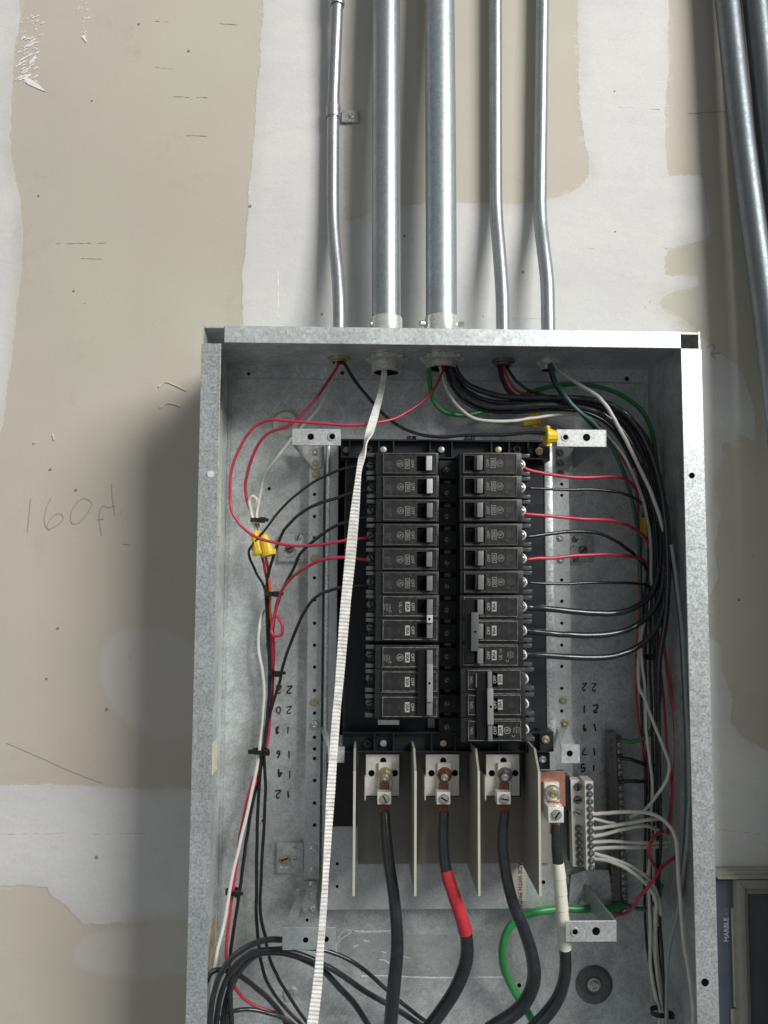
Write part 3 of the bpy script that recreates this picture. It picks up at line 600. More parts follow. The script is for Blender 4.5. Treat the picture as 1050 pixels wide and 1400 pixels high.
def breaker(side, cy_list, rating, poles, state, label, bright=False, handle_m='handle_grey', right_px=(627.5, 713.5), left_px=(513.5, 600), style='plain'):
    """local frame: +u towards the wire end; the left column is the same part turned half a turn"""
    x0, x1 = right_px if side == 'R' else left_px
    L = (x1-x0)*K; cpx = (x0+x1)/2; cpy = sum(cy_list)/len(cy_list)
    rt = thing('circuit_breaker', label, 'circuit breaker', P(cpx+random.uniform(-.5, .5), cpy, YFACE+random.uniform(-.0005, .0004)), 'black circuit breakers in the two columns')
    rt.rotation_euler = (random.uniform(-.008, .008), (math.pi if side == 'L' else 0)+random.uniform(-.006, .006), random.uniform(-.006, .006))
    sg = 1 if side == 'R' else -1
    base = Vector(rt['_loc'])
    def add(name, me, u=0, v=0, y=0, rotz=0, par=rt, sc=None):
        o = bpy.data.objects.new(name, me); COL.objects.link(o); o.parent = par; o.location = (u, y, v); o.rotation_euler = (0, rotz, 0)
        if sc: o.scale = sc
        return o
    n = len(cy_list); ph = 31.6*K; pit = (cy_list[-1]-cy_list[0])/(n-1)*K if n > 1 else 0; H = ph+pit*(n-1)
    def body():
        b = MB(); b.box((-L/2, 0, -H/2), (L/2, 0.048, H/2), 0.0007, 2)
        return b.mesh('housing', 'breaker_plastic')
    add('housing', cached(('body', round(L, 4), round(H, 4)), body))
    # measured across the face in photo px from the centre end
    us = lambda p: -L/2+p*K
    on = state == 'on'
    rows = [(cpy-c)*K*sg for c in cy_list]
    pm = 'print_bright' if bright else 'print'
    wide = style == 'wide'           # tall escutcheon with the ON side showing
    win0, win1 = (7, 34) if side == 'R' else (8, 30)
    if wide: win0, win1 = (19, 50)
    for k, v in enumerate(rows):
        hh = 26.5*K if n == 1 else 25*K
        f0, f1 = (5.5, 78) if side == 'R' else (3.5, 76)
        if wide: f0, f1 = (10, 80)
        def face():
            b = MB(); t = 0.0018
            b.box((us(f0), 0.0002, -hh/2), (us(win0), -t, hh/2)); b.box((us(win1), 0.0002, -hh/2), (us(f1), -t, hh/2))
            b.box((us(win0), 0.0002, -hh/2), (us(win1), -t, -hh/2+3.0*K)); b.box((us(win0), 0.0002, hh/2-3.0*K), (us(win1), -t, hh/2))
            return b.mesh('face_plate', 'breaker_face')
        add('face_plate', cached(('face', side, n, style, round(L, 4)), face), 0, v)
        add('face_rim', cached(('rim', side, n, style, round(L, 4)), lambda: frame_mb(us(f0-0.6), us(f1+0.6), -hh/2-0.6*K, hh/2+0.6*K, 0.0001, 0.9*K, 0.0027).mesh('face_rim', 'edge_glare' if n > 1 else 'edge_highlight')), 0, v)
        add('handle_slot', cached(('slot', side, style), lambda: MB().box((us(win0), 0, -hh/2+3.0*K), (us(win1), -0.0003, hh/2-3.0*K)).mesh('handle_slot', 'void')), 0, v)
        # rocker handle, tilted towards one end
        if side == 'R': ha, hb = (22.5, 30.5) if not wide else (35, 41)
        else: ha, hb = (9.5, 17.5)
        def handle(hm=None):
            b = MB(); h0 = 10.0*K if not wide else 12*K; tip = -0.0085
            b.box((us(ha), 0.001, -h0), (us(hb), tip, h0), 0.0008, 2); return b.mesh('handle', handle_m)
        hd = add('handle', cached(('handle', side, style, handle_m), handle), 0, v)
        if side == 'R' and not wide:
            add('handle_step', cached(('hstep', side), lambda: MB().box((us(ha-2.6), 0.001, -9.5*K), (us(ha-0.2), -0.0055, 9.5*K), 0.0005).mesh('handle_step', 'handle_dark')), 0, v, par=hd)
        # printed marks: tops of the letters face the middle of the panel
        po = {'R': (39, 46.5, 55.5, 64), 'L': (36, 43, 53, 66)}[side]
        if wide: po = (46, 53, 62, 70)
        R90 = -math.pi/2
        fy = -0.00185
        add('off_lettering', text_mesh('OFF', 6.2*K, pm), us(po[0]), v+0.5*K, fy, R90)
        if bright or rating == '30A': add('rating_plate', cached(('rp', pm), lambda: MB().box((-6.6*K, 0, -3.2*K), (6.6*K, -0.0001, 3.2*K), 0.00004).mesh('rating_plate', pm)), us(po[1]), v+0.5*K, fy, R90); add('rating_lettering', text_mesh(rating, 6.0*K, 'void', bold=0.00005), us(po[1]), v+0.5*K, fy-0.0002, R90)
        else: add('rating_frame', outline_label(13*K, 6.6*K, 0.6*K, pm), us(po[1]), v+0.5*K, fy, R90); add('rating_lettering', text_mesh(rating, 5.6*K, pm, bold=0.00003), us(po[1]), v+0.5*K, fy, R90)
        if n == 1 or (k == n-1 and side == 'R') or (k == 0 and side == 'L'):
            if rating != '80A' and rating != '30A': add('logo', logo_mesh(pm), us(po[2]), v+0.5*K, fy, R90)
            else: add('approval_mark', text_mesh('UL', 6*K, 'print', bold=0.00005), us(po[2]), v-2*K, fy, R90); add('approval_mark', text_mesh('LR', 5*K, 'print'), us(po[2]), v+7*K, fy, R90)
            add('small_print', text_mesh('c', 8*K, 'print_dim' if not bright else 'print'), us(po[3]), v-7*K*sg, fy, R90)
            add('small_print', text_mesh('TYPE\n120/240\n10 kA', 3.2*K, 'print_dim' if not bright else 'print'), us(po[3]+5), v+1*K, fy, R90)
        if wide: add('on_lettering', text_mesh('ON', 5.5*K, 'print'), us(14.5), v, fy, R90)
        # wire end: two plastic prongs, clamp, screw
        def lug():
            b = MB(); 
            for s in (-1, 1):
                b.box((L/2-0.0002, 0.004, s*12.6*K-2.6*K), (L/2+13*K, 0.034, s*12.6*K+2.6*K), 0.0006, 2)
            b.box((L/2-0.0002, 0.020, -10*K), (L/2+9*K, 0.036, 10*K), 0.0005); return b.mesh('wire_shroud', 'shroud')
        add('wire_shroud', cached(('lug', round(L, 4)), lug), 0, v)
        if side == 'R':
            def clip():
                b = MB(); b.tube([(L/2+0.3*K, 0.006, 6.5*K), (L/2+3.2*K, 0.004, 4.5*K), (L/2+5*K, 0.0035, 1*K), (L/2+4.5*K, 0.0035, -2.5*K), (L/2+1.5*K, 0.005, -5.5*K)], 1.5*K, 8, 4, flat=1.1); return b.mesh('wire_clamp', 'clip_white')
            add('wire_clamp', cached(('clip',), clip), 0, v)
            add('terminal_screw', slot_screw(1, 'zinc'), L/2+2.2*K, v+1*K, 0.010, 0.5, sc=(3.2*K,)*3)
        else:
            add('terminal_screw', slot_screw(1, 'steel_dark'), L/2+6.5*K, v-1*K, 0.019, random.uniform(0, 3), sc=(5.6*K,)*3)
    if n > 1:       # ridges between the poles and the bar tying the handles
        for a, b_ in zip(rows, rows[1:]):
            add('pole_seam', cached(('seam', round(L, 4)), lambda: MB().box((-L/2, 0.0003, -0.4*K), (L/2-2*K, -0.0002, 0.4*K)).mesh('pole_seam', 'void')), 0, (a+b_)/2)
            add('pole_ridge', cached(('ridge', round(L, 4), style), lambda: MB().box((us(20), 0.0003, -1.0*K), (L/2-8*K, -0.0016, 1.0*K), 0.0004).mesh('pole_ridge', 'edge_highlight')), 0, (a+b_)/2-2.2*K)
        vs = sorted(rows); 
        if n == 2: ti, tl, th = 13.8, 5.5*K, 'handle_white'
        elif style == 'tie_left': ti, tl, th = 18.5, (vs[-1]-vs[0])/2-7*K, 'handle_dark'
        elif wide: ti, tl, th = 38.0, (vs[-1]-vs[0])/2-10*K, 'handle_grey2'
        else: ti, tl, th = 13.5, (vs[-1]-vs[0])/2-8*K, 'handle_grey2'
        mid = (vs[0]+vs[-1])/2
        wdt = 4.0 if style != 'tie_left' else 5.0
        t = add('handle_tie', MB().box((us(ti-wdt), -0.0060, -tl), (us(ti+wdt), -0.0108, tl), 0.0006, 2).mesh('handle_tie', th), 0, mid)
        add('tie_pin', cached(('pin',), lambda: MB().cyl((0, 0, 0), (0, -0.0012, 0), 1.6*K, 12).mesh('tie_pin', 'void')), us(ti+0.5), 0, -0.0100, par=t)
        if style in ('tie_left', 'wide') or (n == 3):
            w0, w1 = (6, 20) if style == 'tie_left' else ((20, 34) if wide else (18.5, 30))
            add('handle_well', MB().box((us(w0), 0.0003, -(vs[-1]-vs[0])/2-10*K), (us(w1), -0.0048, (vs[-1]-vs[0])/2+10*K), 0.0006).mesh('handle_well', 'void_gloss'), 0, mid)
    return rt
mat('edge_highlight', (0.10, 0.102, 0.10), 0, 0.25, 0.5, 200); mat('edge_glare', (0.17, 0.17, 0.165), 0, 0.2, 0.7, 160); mat('shroud', (0.06, 0.064, 0.068), 0, 0.30, 0.25, 400); mat('void_gloss', (0.004, 0.004, 0.005), 0, 0.3)  # paler rims: light caught by edges and multi-pole glare put into colour
mat('handle_grey2', (0.24, 0.245, 0.24), 0, 0.38, 0.35, 900)
rank = ['topmost', 'second from the top', 'third from the top', 'fourth from the top', 'fifth from the top', 'sixth from the top']
for k, py in enumerate((634, 665.5, 698, 731.5, 764.5, 797)):
    breaker('L', [py], '20A', 1, 'on', ['black single-pole breaker with the whitest handle, topmost of the left column', 'black single-pole breaker just below the topmost one in the left column', 'third black single-pole breaker from the top of the left column', 'fourth single-pole breaker from the top of the left column, glossy edges',
            'fifth single-pole breaker of the left column, level with the lower red wire', 'lowest single-pole breaker of the left column, above the two-pole 30A one'][k], handle_m='handle_white' if k < 2 else 'handle_grey')
breaker('L', [829, 861], '30A', 2, 'on', 'black two-pole 30A breaker with small white handle tie, left column', True)
breaker('L', [899, 931.5, 965], '20A', 3, 'on', 'black three-pole 20A breaker with long grey handle tie, bottom of left column', True)
for k, py in enumerate((634, 665.5, 698, 731.5, 763.5, 796)):
    breaker('R', [py], '20A', 1, 'off', ['black single-pole breaker at the top of the right column, topmost red wire', 'black single-pole breaker in the right column between the two upper red wires', 'third breaker from the top of the right column, on the middle red wire', 'fourth breaker from the top of the right column, on an arched black wire',
            'fifth breaker from the top of the right column, on the lowest red wire', 'sixth breaker from the top of the right column, directly above the 80A one'][k], handle_m='handle_grey', right_px=(627.5+k*0.4, 713.5+k*0.5))
breaker('R', [830, 862.5, 895.5], '80A', 3, 'off', 'black three-pole 80A breaker with dark handle tie, on three thick black wires', True, right_px=(629, 716), style='tie_left')
breaker('R', [930, 963.5, 997.5], '20A', 3, 'off', 'black three-pole 20A breaker with grey handle tie, bottom of right column', True, right_px=(630, 718), style='wide')

# ------------------------------------------------------------------ PHASE BARRIER
bar = thing('phase_barrier', 'grey fibre barrier with four upright fins between the cable lugs', 'barrier', P(610, 1110, YP))
YQ = -0.042
MB().pbox(490, 1028, 752, 1181, YQ, YP-0.001, 0.0004).build('back_sheet', 'fibre', bar)
MB().pbox(446, 1030, 488, 1130, YQ+0.002, YP-0.001).build('dark_sheet', 'slate_dark' if False else 'base_plastic', bar)  # dark shading left of the first fin put in as a black sheet
for fx, topx, topy in ((483.3, 487, 1036), (567.5, 567, 1031), (655, 653, 1033), (738.4, 736, 1040)):
    yf = -0.122; a = P(fx, 1225, yf); b = P(fx, 1054, yf); t0 = P(fx, 1030, YQ).z
    zb = P(fx, 1181, YQ).z
    prof = [(YQ-0.0002, zb), (yf, a.z), (yf, b.z), (yf+0.018, b.z+0.018), (YQ-0.0002, b.z+0.018)]
    zbm = P(620, 1181, YQ).z
    prof[0] = (YQ-0.0002, a.z)
    MB().prism(prof, 'x', a.x-0.0011, a.x+0.0011).build('fin', 'fibre', bar)
    MB().box((a.x-0.0013, yf, a.z), (a.x+0.0013, yf-0.0010, b.z), 0.0003).build('fin_edge', 'fibre_edge', bar)
st_ = MB().pbox(689, 1183, 719, 1232, YP-0.0005, YP-0.0001); so = tag(st_.build('sticker', 'sticker'), 'small pale sticker printed made with pride, low on the pan', 'sticker')
o = bpy.data.objects.new('lettering', text_mesh('MADE WITH PRIDE', 0.0062, 'sticker_ink', bold=0.00006)); COL.objects.link(o); o.parent = so
o.location = P(711, 1207, YP-0.0007)-so.location; o.rotation_euler = (0, math.pi/2, 0)
# ------------------------------------------------------------------ CABLE LUGS
def cable_lug(px, label, bolt_m, shift=0):
    t = thing('cable_lug', label, 'cable lug', P(px, 1060, -0.06), 'lugs of the three feed cables')
    yp = -0.072
    MB().pbox(px-23, 1031, px+23, 1088, yp, yp+0.002, 0.0005).build('plate', 'tin_plate', t)
    MB().pbox(px-24.5, 1062, px-22.7, 1094, yp-0.006, YQ).build('plate_leg', 'tin_plate', t)
    MB().pbox(px-20, 1040, px+20, 1082, yp+0.022, yp+0.0021).build('plate_post', 'base_plastic', t)
    for dx, dy in ((-15, 1057-1057), (17, 0), (1, -17)): hole(px+dx, 1057+dy, yp, 4.2, t, 'plate_hole')
    px += shift
    b = MB().pbox(px-9, 1043, px+10, 1088, yp-0.004, yp-0.0002, 0.0006); b.build('tongue', 'alu', t)
    screw(px+1, 1059, yp-0.004, 10, t, bolt_m, 'hex'); screw(px+1, 1063, yp-0.0105, 5, t, 'zinc', 'hex', name='stud')
    MB().pbox(px-10, 1083, px+9, 1100, yp-0.019, yp-0.0042, 0.0008, 2).build('clamp_block', 'alu', t)
    screw(px, 1092, yp-0.0192, 6.5, t, 'zinc', 'slot')
    s = MB()
    for k in range(5):
        q = px-5.5+k*2.7
        s.tube([tuple(P(q, 1070, yp-0.008)), tuple(P(q+random.uniform(-1, 1), 1092, yp-0.010)), tuple(P(q+random.uniform(-1, 1), 1115, yp-0.011))], 0.0010, 6, 4)
    s.build('copper_strands', 'copper_dark', t); return t
cable_lug(523, 'cable lug on the left aluminium plate, feeding the plain black cable', 'brass_zinc', 3)
cable_lug(605, 'cable lug on the middle aluminium plate, feeding the red taped cable', 'copper_dark', 2)
cable_lug(687.5, 'cable lug on the right aluminium plate, beside the copper neutral plate', 'steel_dark', 2)
# neutral lug on its copper plate
nl = thing('neutral_lug', 'neutral cable lug on a reddish copper plate beside the screw bars', 'cable lug', P(757, 1080, -0.06))
MB().pbox(739, 1055, 773, 1103, -0.066, -0.0635, 0.0004).build('copper_plate', 'copper', nl)
MB().pbox(742, 1060, 770, 1098, -0.0630, YQ).build('standoff', 'base_plastic', nl)
MB().pbox(744, 1070, 765, 1106, -0.072, -0.0662, 0.0005).build('tongue', 'alu', nl)
screw(755, 1084, -0.0722, 11.5, nl, 'zinc', 'plain'); screw(756.5, 1085, -0.0775, 6.5, nl, 'brass_zinc', 'hex')
MB().pbox(749.5, 1103.5, 771, 1125, -0.092, -0.0722, 0.0008, 2).build('clamp_block', 'alu', nl); screw(761, 1113.5, -0.0922, 7, nl, 'zinc', 'slot', 2.2)
s = MB()
for k in range(6): s.tube([tuple(P(752+k*2.2, 1096, -0.078)), tuple(P(753+k*2.2+random.uniform(-1, 1), 1118, -0.080)), tuple(P(753+k*2.0, 1140, -0.081))], 0.0012, 6, 4)
s.build('copper_strands', 'copper', nl)
# neutral bar: two aluminium bars with screws
nb = thing('neutral_bar', 'bright aluminium neutral bar with twelve screws, white wires on its right', 'terminal bar', P(797, 1126, -0.05))
MB().pprism([(780, 1066), (796, 1066), (797.5, 1185), (783.5, 1185)], -0.060, -0.048).build('bar', 'alu', nb)
MB().pprism([(799.5, 1068), (811, 1068), (813, 1189), (802, 1189)], -0.074, -0.052).build('bar', 'alu', nb)
MB().pprism([(770, 1061), (779, 1061), (780, 1108), (772, 1108)], -0.058, -0.03).build('insulator', 'base_plastic', nb)
MB().pprism([(780, 1070), (812, 1070), (814, 1186), (784, 1186)], -0.047, -0.023).build('insulator', 'slate2', nb)
for k in range(12): screw(806+k*0.25, 1075.5+k*10.1, -0.0745, 4.6, nb, 'steel_dark', 'hex'); screw(806.3+k*0.25, 1076+k*10.1, -0.0765, 1.5, nb, 'zinc', 'plain', name='screw_dot')  # small pale zinc dot on each dark screw
for k, py in enumerate((1076, 1093.5, 1111)): screw(789.5, py, -0.0605, 5.2, nb, 'steel_dark' if k < 2 else 'zinc', 'slot')
for k in range(6): screw(790.5+k*0.4, 1132+k*9.6, -0.0605, 4.6, nb, 'steel_dark', 'hex'); screw(792+k*0.4, 1133+k*9.6, -0.0625, 1.5, nb, 'zinc', 'plain', name='screw_dot')
# ground bar on the back sheet
gb = thing('ground_bar', 'long dark ground bar studded with screws at the right of the back panel', 'terminal bar', P(840, 1128, -0.01))
MB().pprism([(832, 1003), (842, 1000), (849, 1252), (838, 1256)], -0.022, -0.010).build('bar', 'steel_mid', gb) if 'steel_mid' in MATS else MB().pprism([(832, 1003), (842, 1000), (849, 1252), (838, 1256)], -0.022, -0.010).build('bar', 'steel_dark', gb)
MB().pprism([(842.5, 1006), (850, 1006), (859, 1250), (850, 1252)], -0.017, -0.008).build('bar', 'steel_dark', gb)
for k in range(24):
    f = k/23; screw(834.5+6*f, 1014+f*236, -0.0222, 3.6, gb, 'steel_dark', 'hex'); screw(846.5+8*f, 1018+f*228, -0.0172, 3.4, gb, 'zinc', 'slot')

# ------------------------------------------------------------------ CONDUITS
YE = -0.040            # where the conduits enter the top
def conduit(label, pts, w, entry, nut_r, m='emt', conn=False, nut_m='thread', nut_h=0.006, noseg=24, thread=0.0, group='conduits rising from the top of the box'):
    """pts: (px, py, depth); w width in px"""
    q = [P(a, b, c) for a, b, c in pts]; r = w/2/S(pts[-1][2])
    top = q[0]; q = [Vector((top.x+(top.x-q[1].x)*0.0, top.y, top.z+0.35))]+q
    e = P(*entry); e = Vector((e.x, entry[2], 0)); q = q+[Vector((e.x, e.y, 0.0012))]
    t = thing('conduit', label, 'conduit', tuple(e), group)
    MB().tube([tuple(v) for v in q], r, noseg, 8, ref=Vector((0, 1, 0))).build('pipe', m, t, ang=60)
    z = -T-0.0002
    b = MB(); n = 12; R = nut_r
    b.lathez(Vector((e.x, e.y, 0)), [(R*0.8, z), (R*1.0, z), (R*1.0, z-nut_h*0.55), (R*0.86, z-nut_h*0.8), (R*0.80, z-nut_h*0.8)], 30)
    for k in range(8):
        a = 2*math.pi*k/8; c = Vector((e.x+math.cos(a)*R*1.04, e.y+math.sin(a)*R*1.04, 0)); b.box((c.x-R*0.10, c.y-R*0.10, z-0.0002), (c.x+R*0.10, c.y+R*0.10, z-nut_h*0.5), 0.0004)
    b.build('locknut', nut_m, t)
    th = nut_h+thread; b = MB(); pr = [(R*0.66, z)]; zz = z
    pr = [(R*0.68, z)]; k = 0
    while zz > z-th:
        zz -= 0.0011; pr.append((R*(0.80 if k % 2 else 0.75), zz)); k += 1
    pr += [(R*0.74, zz-0.0006), (R*0.66, zz-0.0004), (R*0.66, z+0.0)]
    b.lathez(Vector((e.x, e.y, 0)), pr, 30).build('threaded_end', nut_m, t)
    MB().lathez(Vector((e.x, e.y, 0)), [(R*0.655, zz+0.0002), (0.0001, zz+0.004)], 24).build('bore', 'void', t)
    if conn:
        b = MB(); b.lathez(Vector((e.x, e.y, 0)), [(r*1.01, 0.0445), (r*1.07, 0.0440), (r*1.09, 0.0425), (r*1.09, 0.024), (r*1.05, 0.022), (r*1.05, 0.012), (r*1.16, 0.0105), (r*1.16, 0.0015), (r*0.9, 0.0012)], 30); b.build('connector', 'thread', t)
        for s_ in conn:
            c = Vector((e.x+s_*r*1.08, e.y-0.004, 0.0355)); MB().cyl(c, c+Vector((s_*0.006, -0.002, 0)), 0.0034, 10, bev=0.0006).build('set_screw', 'zinc', t)
    return t, r
# the entry (px, py) gives the sideways place where each pipe pierces the top wall
c1, r1 = conduit('thinnest leftmost conduit with a strap, coupling at the photo top', [(461, -60, -0.022), (461, 0, -0.020), (457, 100, -0.016), (455.5, 150, -0.013), (455, 220, -0.014), (455, 290, -0.016), (457, 330, -0.022), (461, 370, -0.030), (463.5, 410, -0.038), (464, 440, YE)], 18, (464, 448, YE), 0.0118, nut_m='brass_zinc', nut_h=0.004)
c2, r2 = conduit('wide smooth conduit second from the left, the white tape below it', [(528, -60, -0.030), (528, 0, -0.032), (528, 200, -0.040), (528.3, 430, -0.046)], 40.5, (528.5, 448, -0.046), 0.0215, conn=(-0.8,), nut_h=0.008, thread=0.009)
c3, r3 = conduit('widest conduit with pebbly zinc, in the middle above the box', [(601, -60, -0.032), (601, 0, -0.034), (602.5, 200, -0.044), (603.5, 430, -0.050)], 44, (603.8, 448, -0.050), 0.0225, m='emt_pebble', conn=(-1, 1), nut_h=0.009, thread=0.004)
c4, r4 = conduit('thin conduit second from the right above the box, gently kinked', [(677, -60, -0.014), (677.3, 0, -0.014), (677.4, 120, -0.014), (677.6, 250, -0.014), (679, 300, -0.018), (683, 350, -0.028), (686.5, 400, -0.037), (687.5, 440, YE)], 19, (687.7, 448, YE), 0.0118, nut_h=0.006, nut_m='steel_dark')
c5, r5 = conduit('thin kinked conduit nearest the right, above the box', [(741.5, -60, -0.014), (741.5, 0, -0.014), (740, 120, -0.014), (738.3, 250, -0.014), (738.8, 300, -0.018), (743, 340, -0.028), (748, 385, -0.037), (749.3, 440, YE)], 19.5, (749.5, 448, YE), 0.0122, nut_h=0.008, thread=0.003)
cp = P(461, 2, -0.020)
MB().lathez(Vector((cp.x, cp.y, 0)), [(r1*1.02, cp.z-0.006), (r1*1.18, cp.z-0.006), (r1*1.26, cp.z-0.003), (r1*1.18, cp.z), (r1*1.18, cp.z+0.04), (r1*1.02, cp.z+0.04)], 24).build('coupling', 'emt', c1)
sp = P(455.5, 153, -0.013)
stp = thing('pipe_strap', 'one-hole steel strap pinning the leftmost conduit to the wall', 'pipe strap', tuple(sp))
MB().lathez(Vector((sp.x, sp.y, 0)), [(r1*1.02, sp.z+0.008), (r1*1.16, sp.z+0.008), (r1*1.22, sp.z+0.004), (r1*1.16, sp.z-0.001), (r1*1.22, sp.z-0.005), (r1*1.14, sp.z-0.008), (r1*1.02, sp.z-0.008)], 24).build('saddle', 'emt', stp)
a = P(467, 150, -0.004); b_ = P(490, 167, -0.004); MB().box((a.x, -0.0045, a.z), (b_.x, -0.0012, b_.z), 0.0009, 2).build('ear', 'galv_bracket', stp)
screw(480, 158, -0.0046, 4.5, stp, 'zinc', 'hex')
# big conduits standing off the wall at the right edge, running down and forward
def offwall(label, pts, w):
    q = [P(a, b, c) for a, b, c in pts]; r = w/2/S(pts[1][2]); t = thing('conduit', label, 'conduit', tuple(q[-1]), 'large conduits crossing the right of the photo')
    d = (q[0]-q[1]).normalized(); q = [q[0]+d*0.3]+q
    d2 = (q[-1]-q[-2]).normalized(); q.append(q[-1]+d2*0.4)
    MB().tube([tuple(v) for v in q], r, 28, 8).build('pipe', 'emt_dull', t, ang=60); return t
for lb, dx, wd in (('large slanting conduit at the right edge, nearest to the box', 0, 33), ('large slanting conduit cut off by the top right corner of the photo', 39, 35), ('large slanting conduit outside the right edge, throwing shade on the wall', 78, 35), ('unseen fourth large conduit, added farthest outside the right edge to shade the wall', 117, 35)):
    offwall(lb, [(986+dx, -80, -0.028), (994+dx, 0, -0.030), (1016+dx, 200, -0.040), (1048+dx, 440, -0.056), (1070+dx, 620, -0.072), (1098+dx, 900, -0.088), (1118+dx, 1200, -0.094), (1134+dx, 1500, -0.094)], wd)  # unseen lower runs shaped, and the fourth pipe added, to shade the wall
# ------------------------------------------------------------------ WIRES
def wire(label, m, r, pts, group=None, n=8, name='wire', cat='wire', sub=6):
    q = [tuple(P(a+random.uniform(-.7, .7), b+random.uniform(-.7, .7), c))+((r,) if len(t) == 0 else (t[0],)) for a, b, c, *t in pts]
    q = [tuple(v[:3]+np.random.uniform(-1, 1, 3)*0.00025)+(v[3],) for v in smooth_path(q, 3)]; sub = 3
    o = MB().tube(q, r, n, sub).build(name, m, ang=80); return tag(o, label, cat, group)
RW = 0.0018; GL = 'wires on the left side of the box'; GR = 'wires on the right side of the box'; GN = 'white wires from the neutral bar'; GT = 'wires dropping from the conduits'
# left breakers
wire('thin black wire to the topmost left breaker, bending round the yellow wire nuts', 'w_black', 0.0015, [(512, 637, -0.092), (486, 637, -0.088), (462, 644, -0.08), (435, 655, -0.07), (405, 676, -0.06), (380, 701, -0.05), (365, 722, -0.048), (352, 737, -0.046), (343, 749, -0.042), (341, 760, -0.038), (350, 784, -0.03), (362, 804, -0.026), (364, 840, -0.022), (366, 880, -0.02)], GL)
wire('black wire to the second left breaker, arching past the strip holes', 'w_black', RW, [(512, 668, -0.092), (482, 674, -0.086), (458, 682, -0.08), (430, 690, -0.072), (406, 706, -0.062), (389, 724, -0.054), (379, 745, -0.045), (371, 772, -0.036), (364, 800, -0.028), (367, 840, -0.024), (370, 880, -0.02), (371, 930, -0.018)], GL)
wire('black wire crossing the keyed tab below the upper red wire', 'w_black', RW, [(512, 703, -0.092), (482, 711, -0.086), (455, 722, -0.076), (425, 742, -0.062), (409, 758, -0.05), (400, 780, -0.04), (386, 808, -0.03), (376, 840, -0.024), (371, 880, -0.02), (369, 930, -0.016)], GL)
wire('long red wire looping from the middle conduit round the left to the fourth breaker', 'w_red', 0.0016, [(609, 488, -0.05), (604, 510, -0.056), (590, 535, -0.066), (568, 556, -0.075), (540, 572, -0.083), (510, 579, -0.09), (480, 582, -0.092), (440, 579, -0.094), (400, 576, -0.095), (374, 574, -0.094), (358, 577, -0.09), (344, 587, -0.086), (328, 612, -0.08), (317, 642, -0.076), (314, 675, -0.074), (317, 700, -0.074), (330, 720, -0.074), (350, 734, -0.074), (375, 742, -0.074), (400, 746, -0.076), (430, 746, -0.08), (455, 742, -0.085), (480, 737, -0.09), (512, 734, -0.092)], GL)
wire('red wire from the leftmost conduit down to the yellow wire nuts', 'w_red', 0.0018, [(464, 488, -0.040), (462, 500, -0.044), (450, 520, -0.05), (430, 548, -0.056), (408, 572, -0.060), (388, 584, -0.058), (366, 592, -0.054), (350, 612, -0.048), (340, 640, -0.044), (336, 665, -0.04), (339, 688, -0.038), (347, 712, -0.036), (353, 730, -0.036)], GL)
wire('white wire from the leftmost conduit passing behind the top left bracket', 'w_white', 0.0019, [(461, 488, -0.038), (459, 505, -0.040), (449, 535, -0.042), (435, 560, -0.036), (418, 578, -0.030), (398, 600, -0.026), (380, 624, -0.026), (363, 650, -0.028), (355, 680, -0.032), (351, 705, -0.035), (355, 730, -0.036)], GL)
wire('short white wire hooked over above the upper left cable tie', 'w_white', 0.0020, [(350, 690, -0.040), (351, 683, -0.042), (345, 679, -0.042), (341, 686, -0.04), (343, 702, -0.038), (348, 718, -0.037), (351, 730, -0.036)], GL)
wire('lower red wire to the fifth left breaker with a small loop hanging in the bundle', 'w_red', 0.0018, [(512, 767, -0.092), (480, 763, -0.09), (455, 763, -0.085), (430, 769, -0.076), (408, 782, -0.064), (392, 797, -0.052), (381, 818, -0.042), (375, 842, -0.036), (371, 862, -0.036), (376, 869, -0.038), (385, 866, -0.040), (385, 853, -0.040), (377, 842, -0.036), (372, 860, -0.028), (371, 885, -0.022), (373, 920, -0.02), (371, 964, -0.02), (366, 1014, -0.022), (357, 1043, -0.026), (346, 1066, -0.03), (336, 1100, -0.034), (329, 1140, -0.038), (324, 1180, -0.04), (318, 1225, -0.044), (313, 1260, -0.048), (310, 1290, -0.05), (311, 1320, -0.052), (319, 1344, -0.05), (334, 1365, -0.045), (357, 1379, -0.04), (390, 1392, -0.036), (420, 1420, -0.03)], GL)
wire('black wire rising to the sixth left breaker in a long arch', 'w_black', RW, [(512, 799, -0.092), (480, 801, -0.088), (455, 806, -0.08), (430, 818, -0.068), (411, 845, -0.056), (398, 878, -0.044), (388, 905, -0.036), (382, 930, -0.03), (374, 960, -0.026), (366, 990, -0.024), (361, 1030, -0.026), (363, 1075, -0.026), (361, 1130, -0.026), (357, 1190, -0.028), (356, 1245, -0.03), (362, 1280, -0.03), (370, 1312, -0.03), (383, 1342, -0.028), (400, 1370, -0.026), (424, 1404, -0.024)], GL)
wire('white wire bowing left out of the bundle below the orange wire', 'w_white', 0.0019, [(366, 828, -0.018), (359, 840, -0.02), (354, 860, -0.024), (354, 890, -0.026), (358, 915, -0.026), (361, 940, -0.024), (360, 975, -0.024), (357, 1007, -0.026), (352, 1043, -0.03), (343, 1090, -0.036), (330, 1145, -0.044), (318, 1200, -0.05), (308, 1255, -0.056), (300, 1290, -0.06), (294, 1322, -0.062), (288, 1355, -0.06), (287, 1420, -0.05)], GL)
wire('orange wire dropping from the yellow wire nuts into the cable tie', 'w_orange', 0.0017, [(362, 752, -0.034), (366, 775, -0.030), (369, 800, -0.030), (369, 836, -0.024), (370, 880, -0.016)], GL)
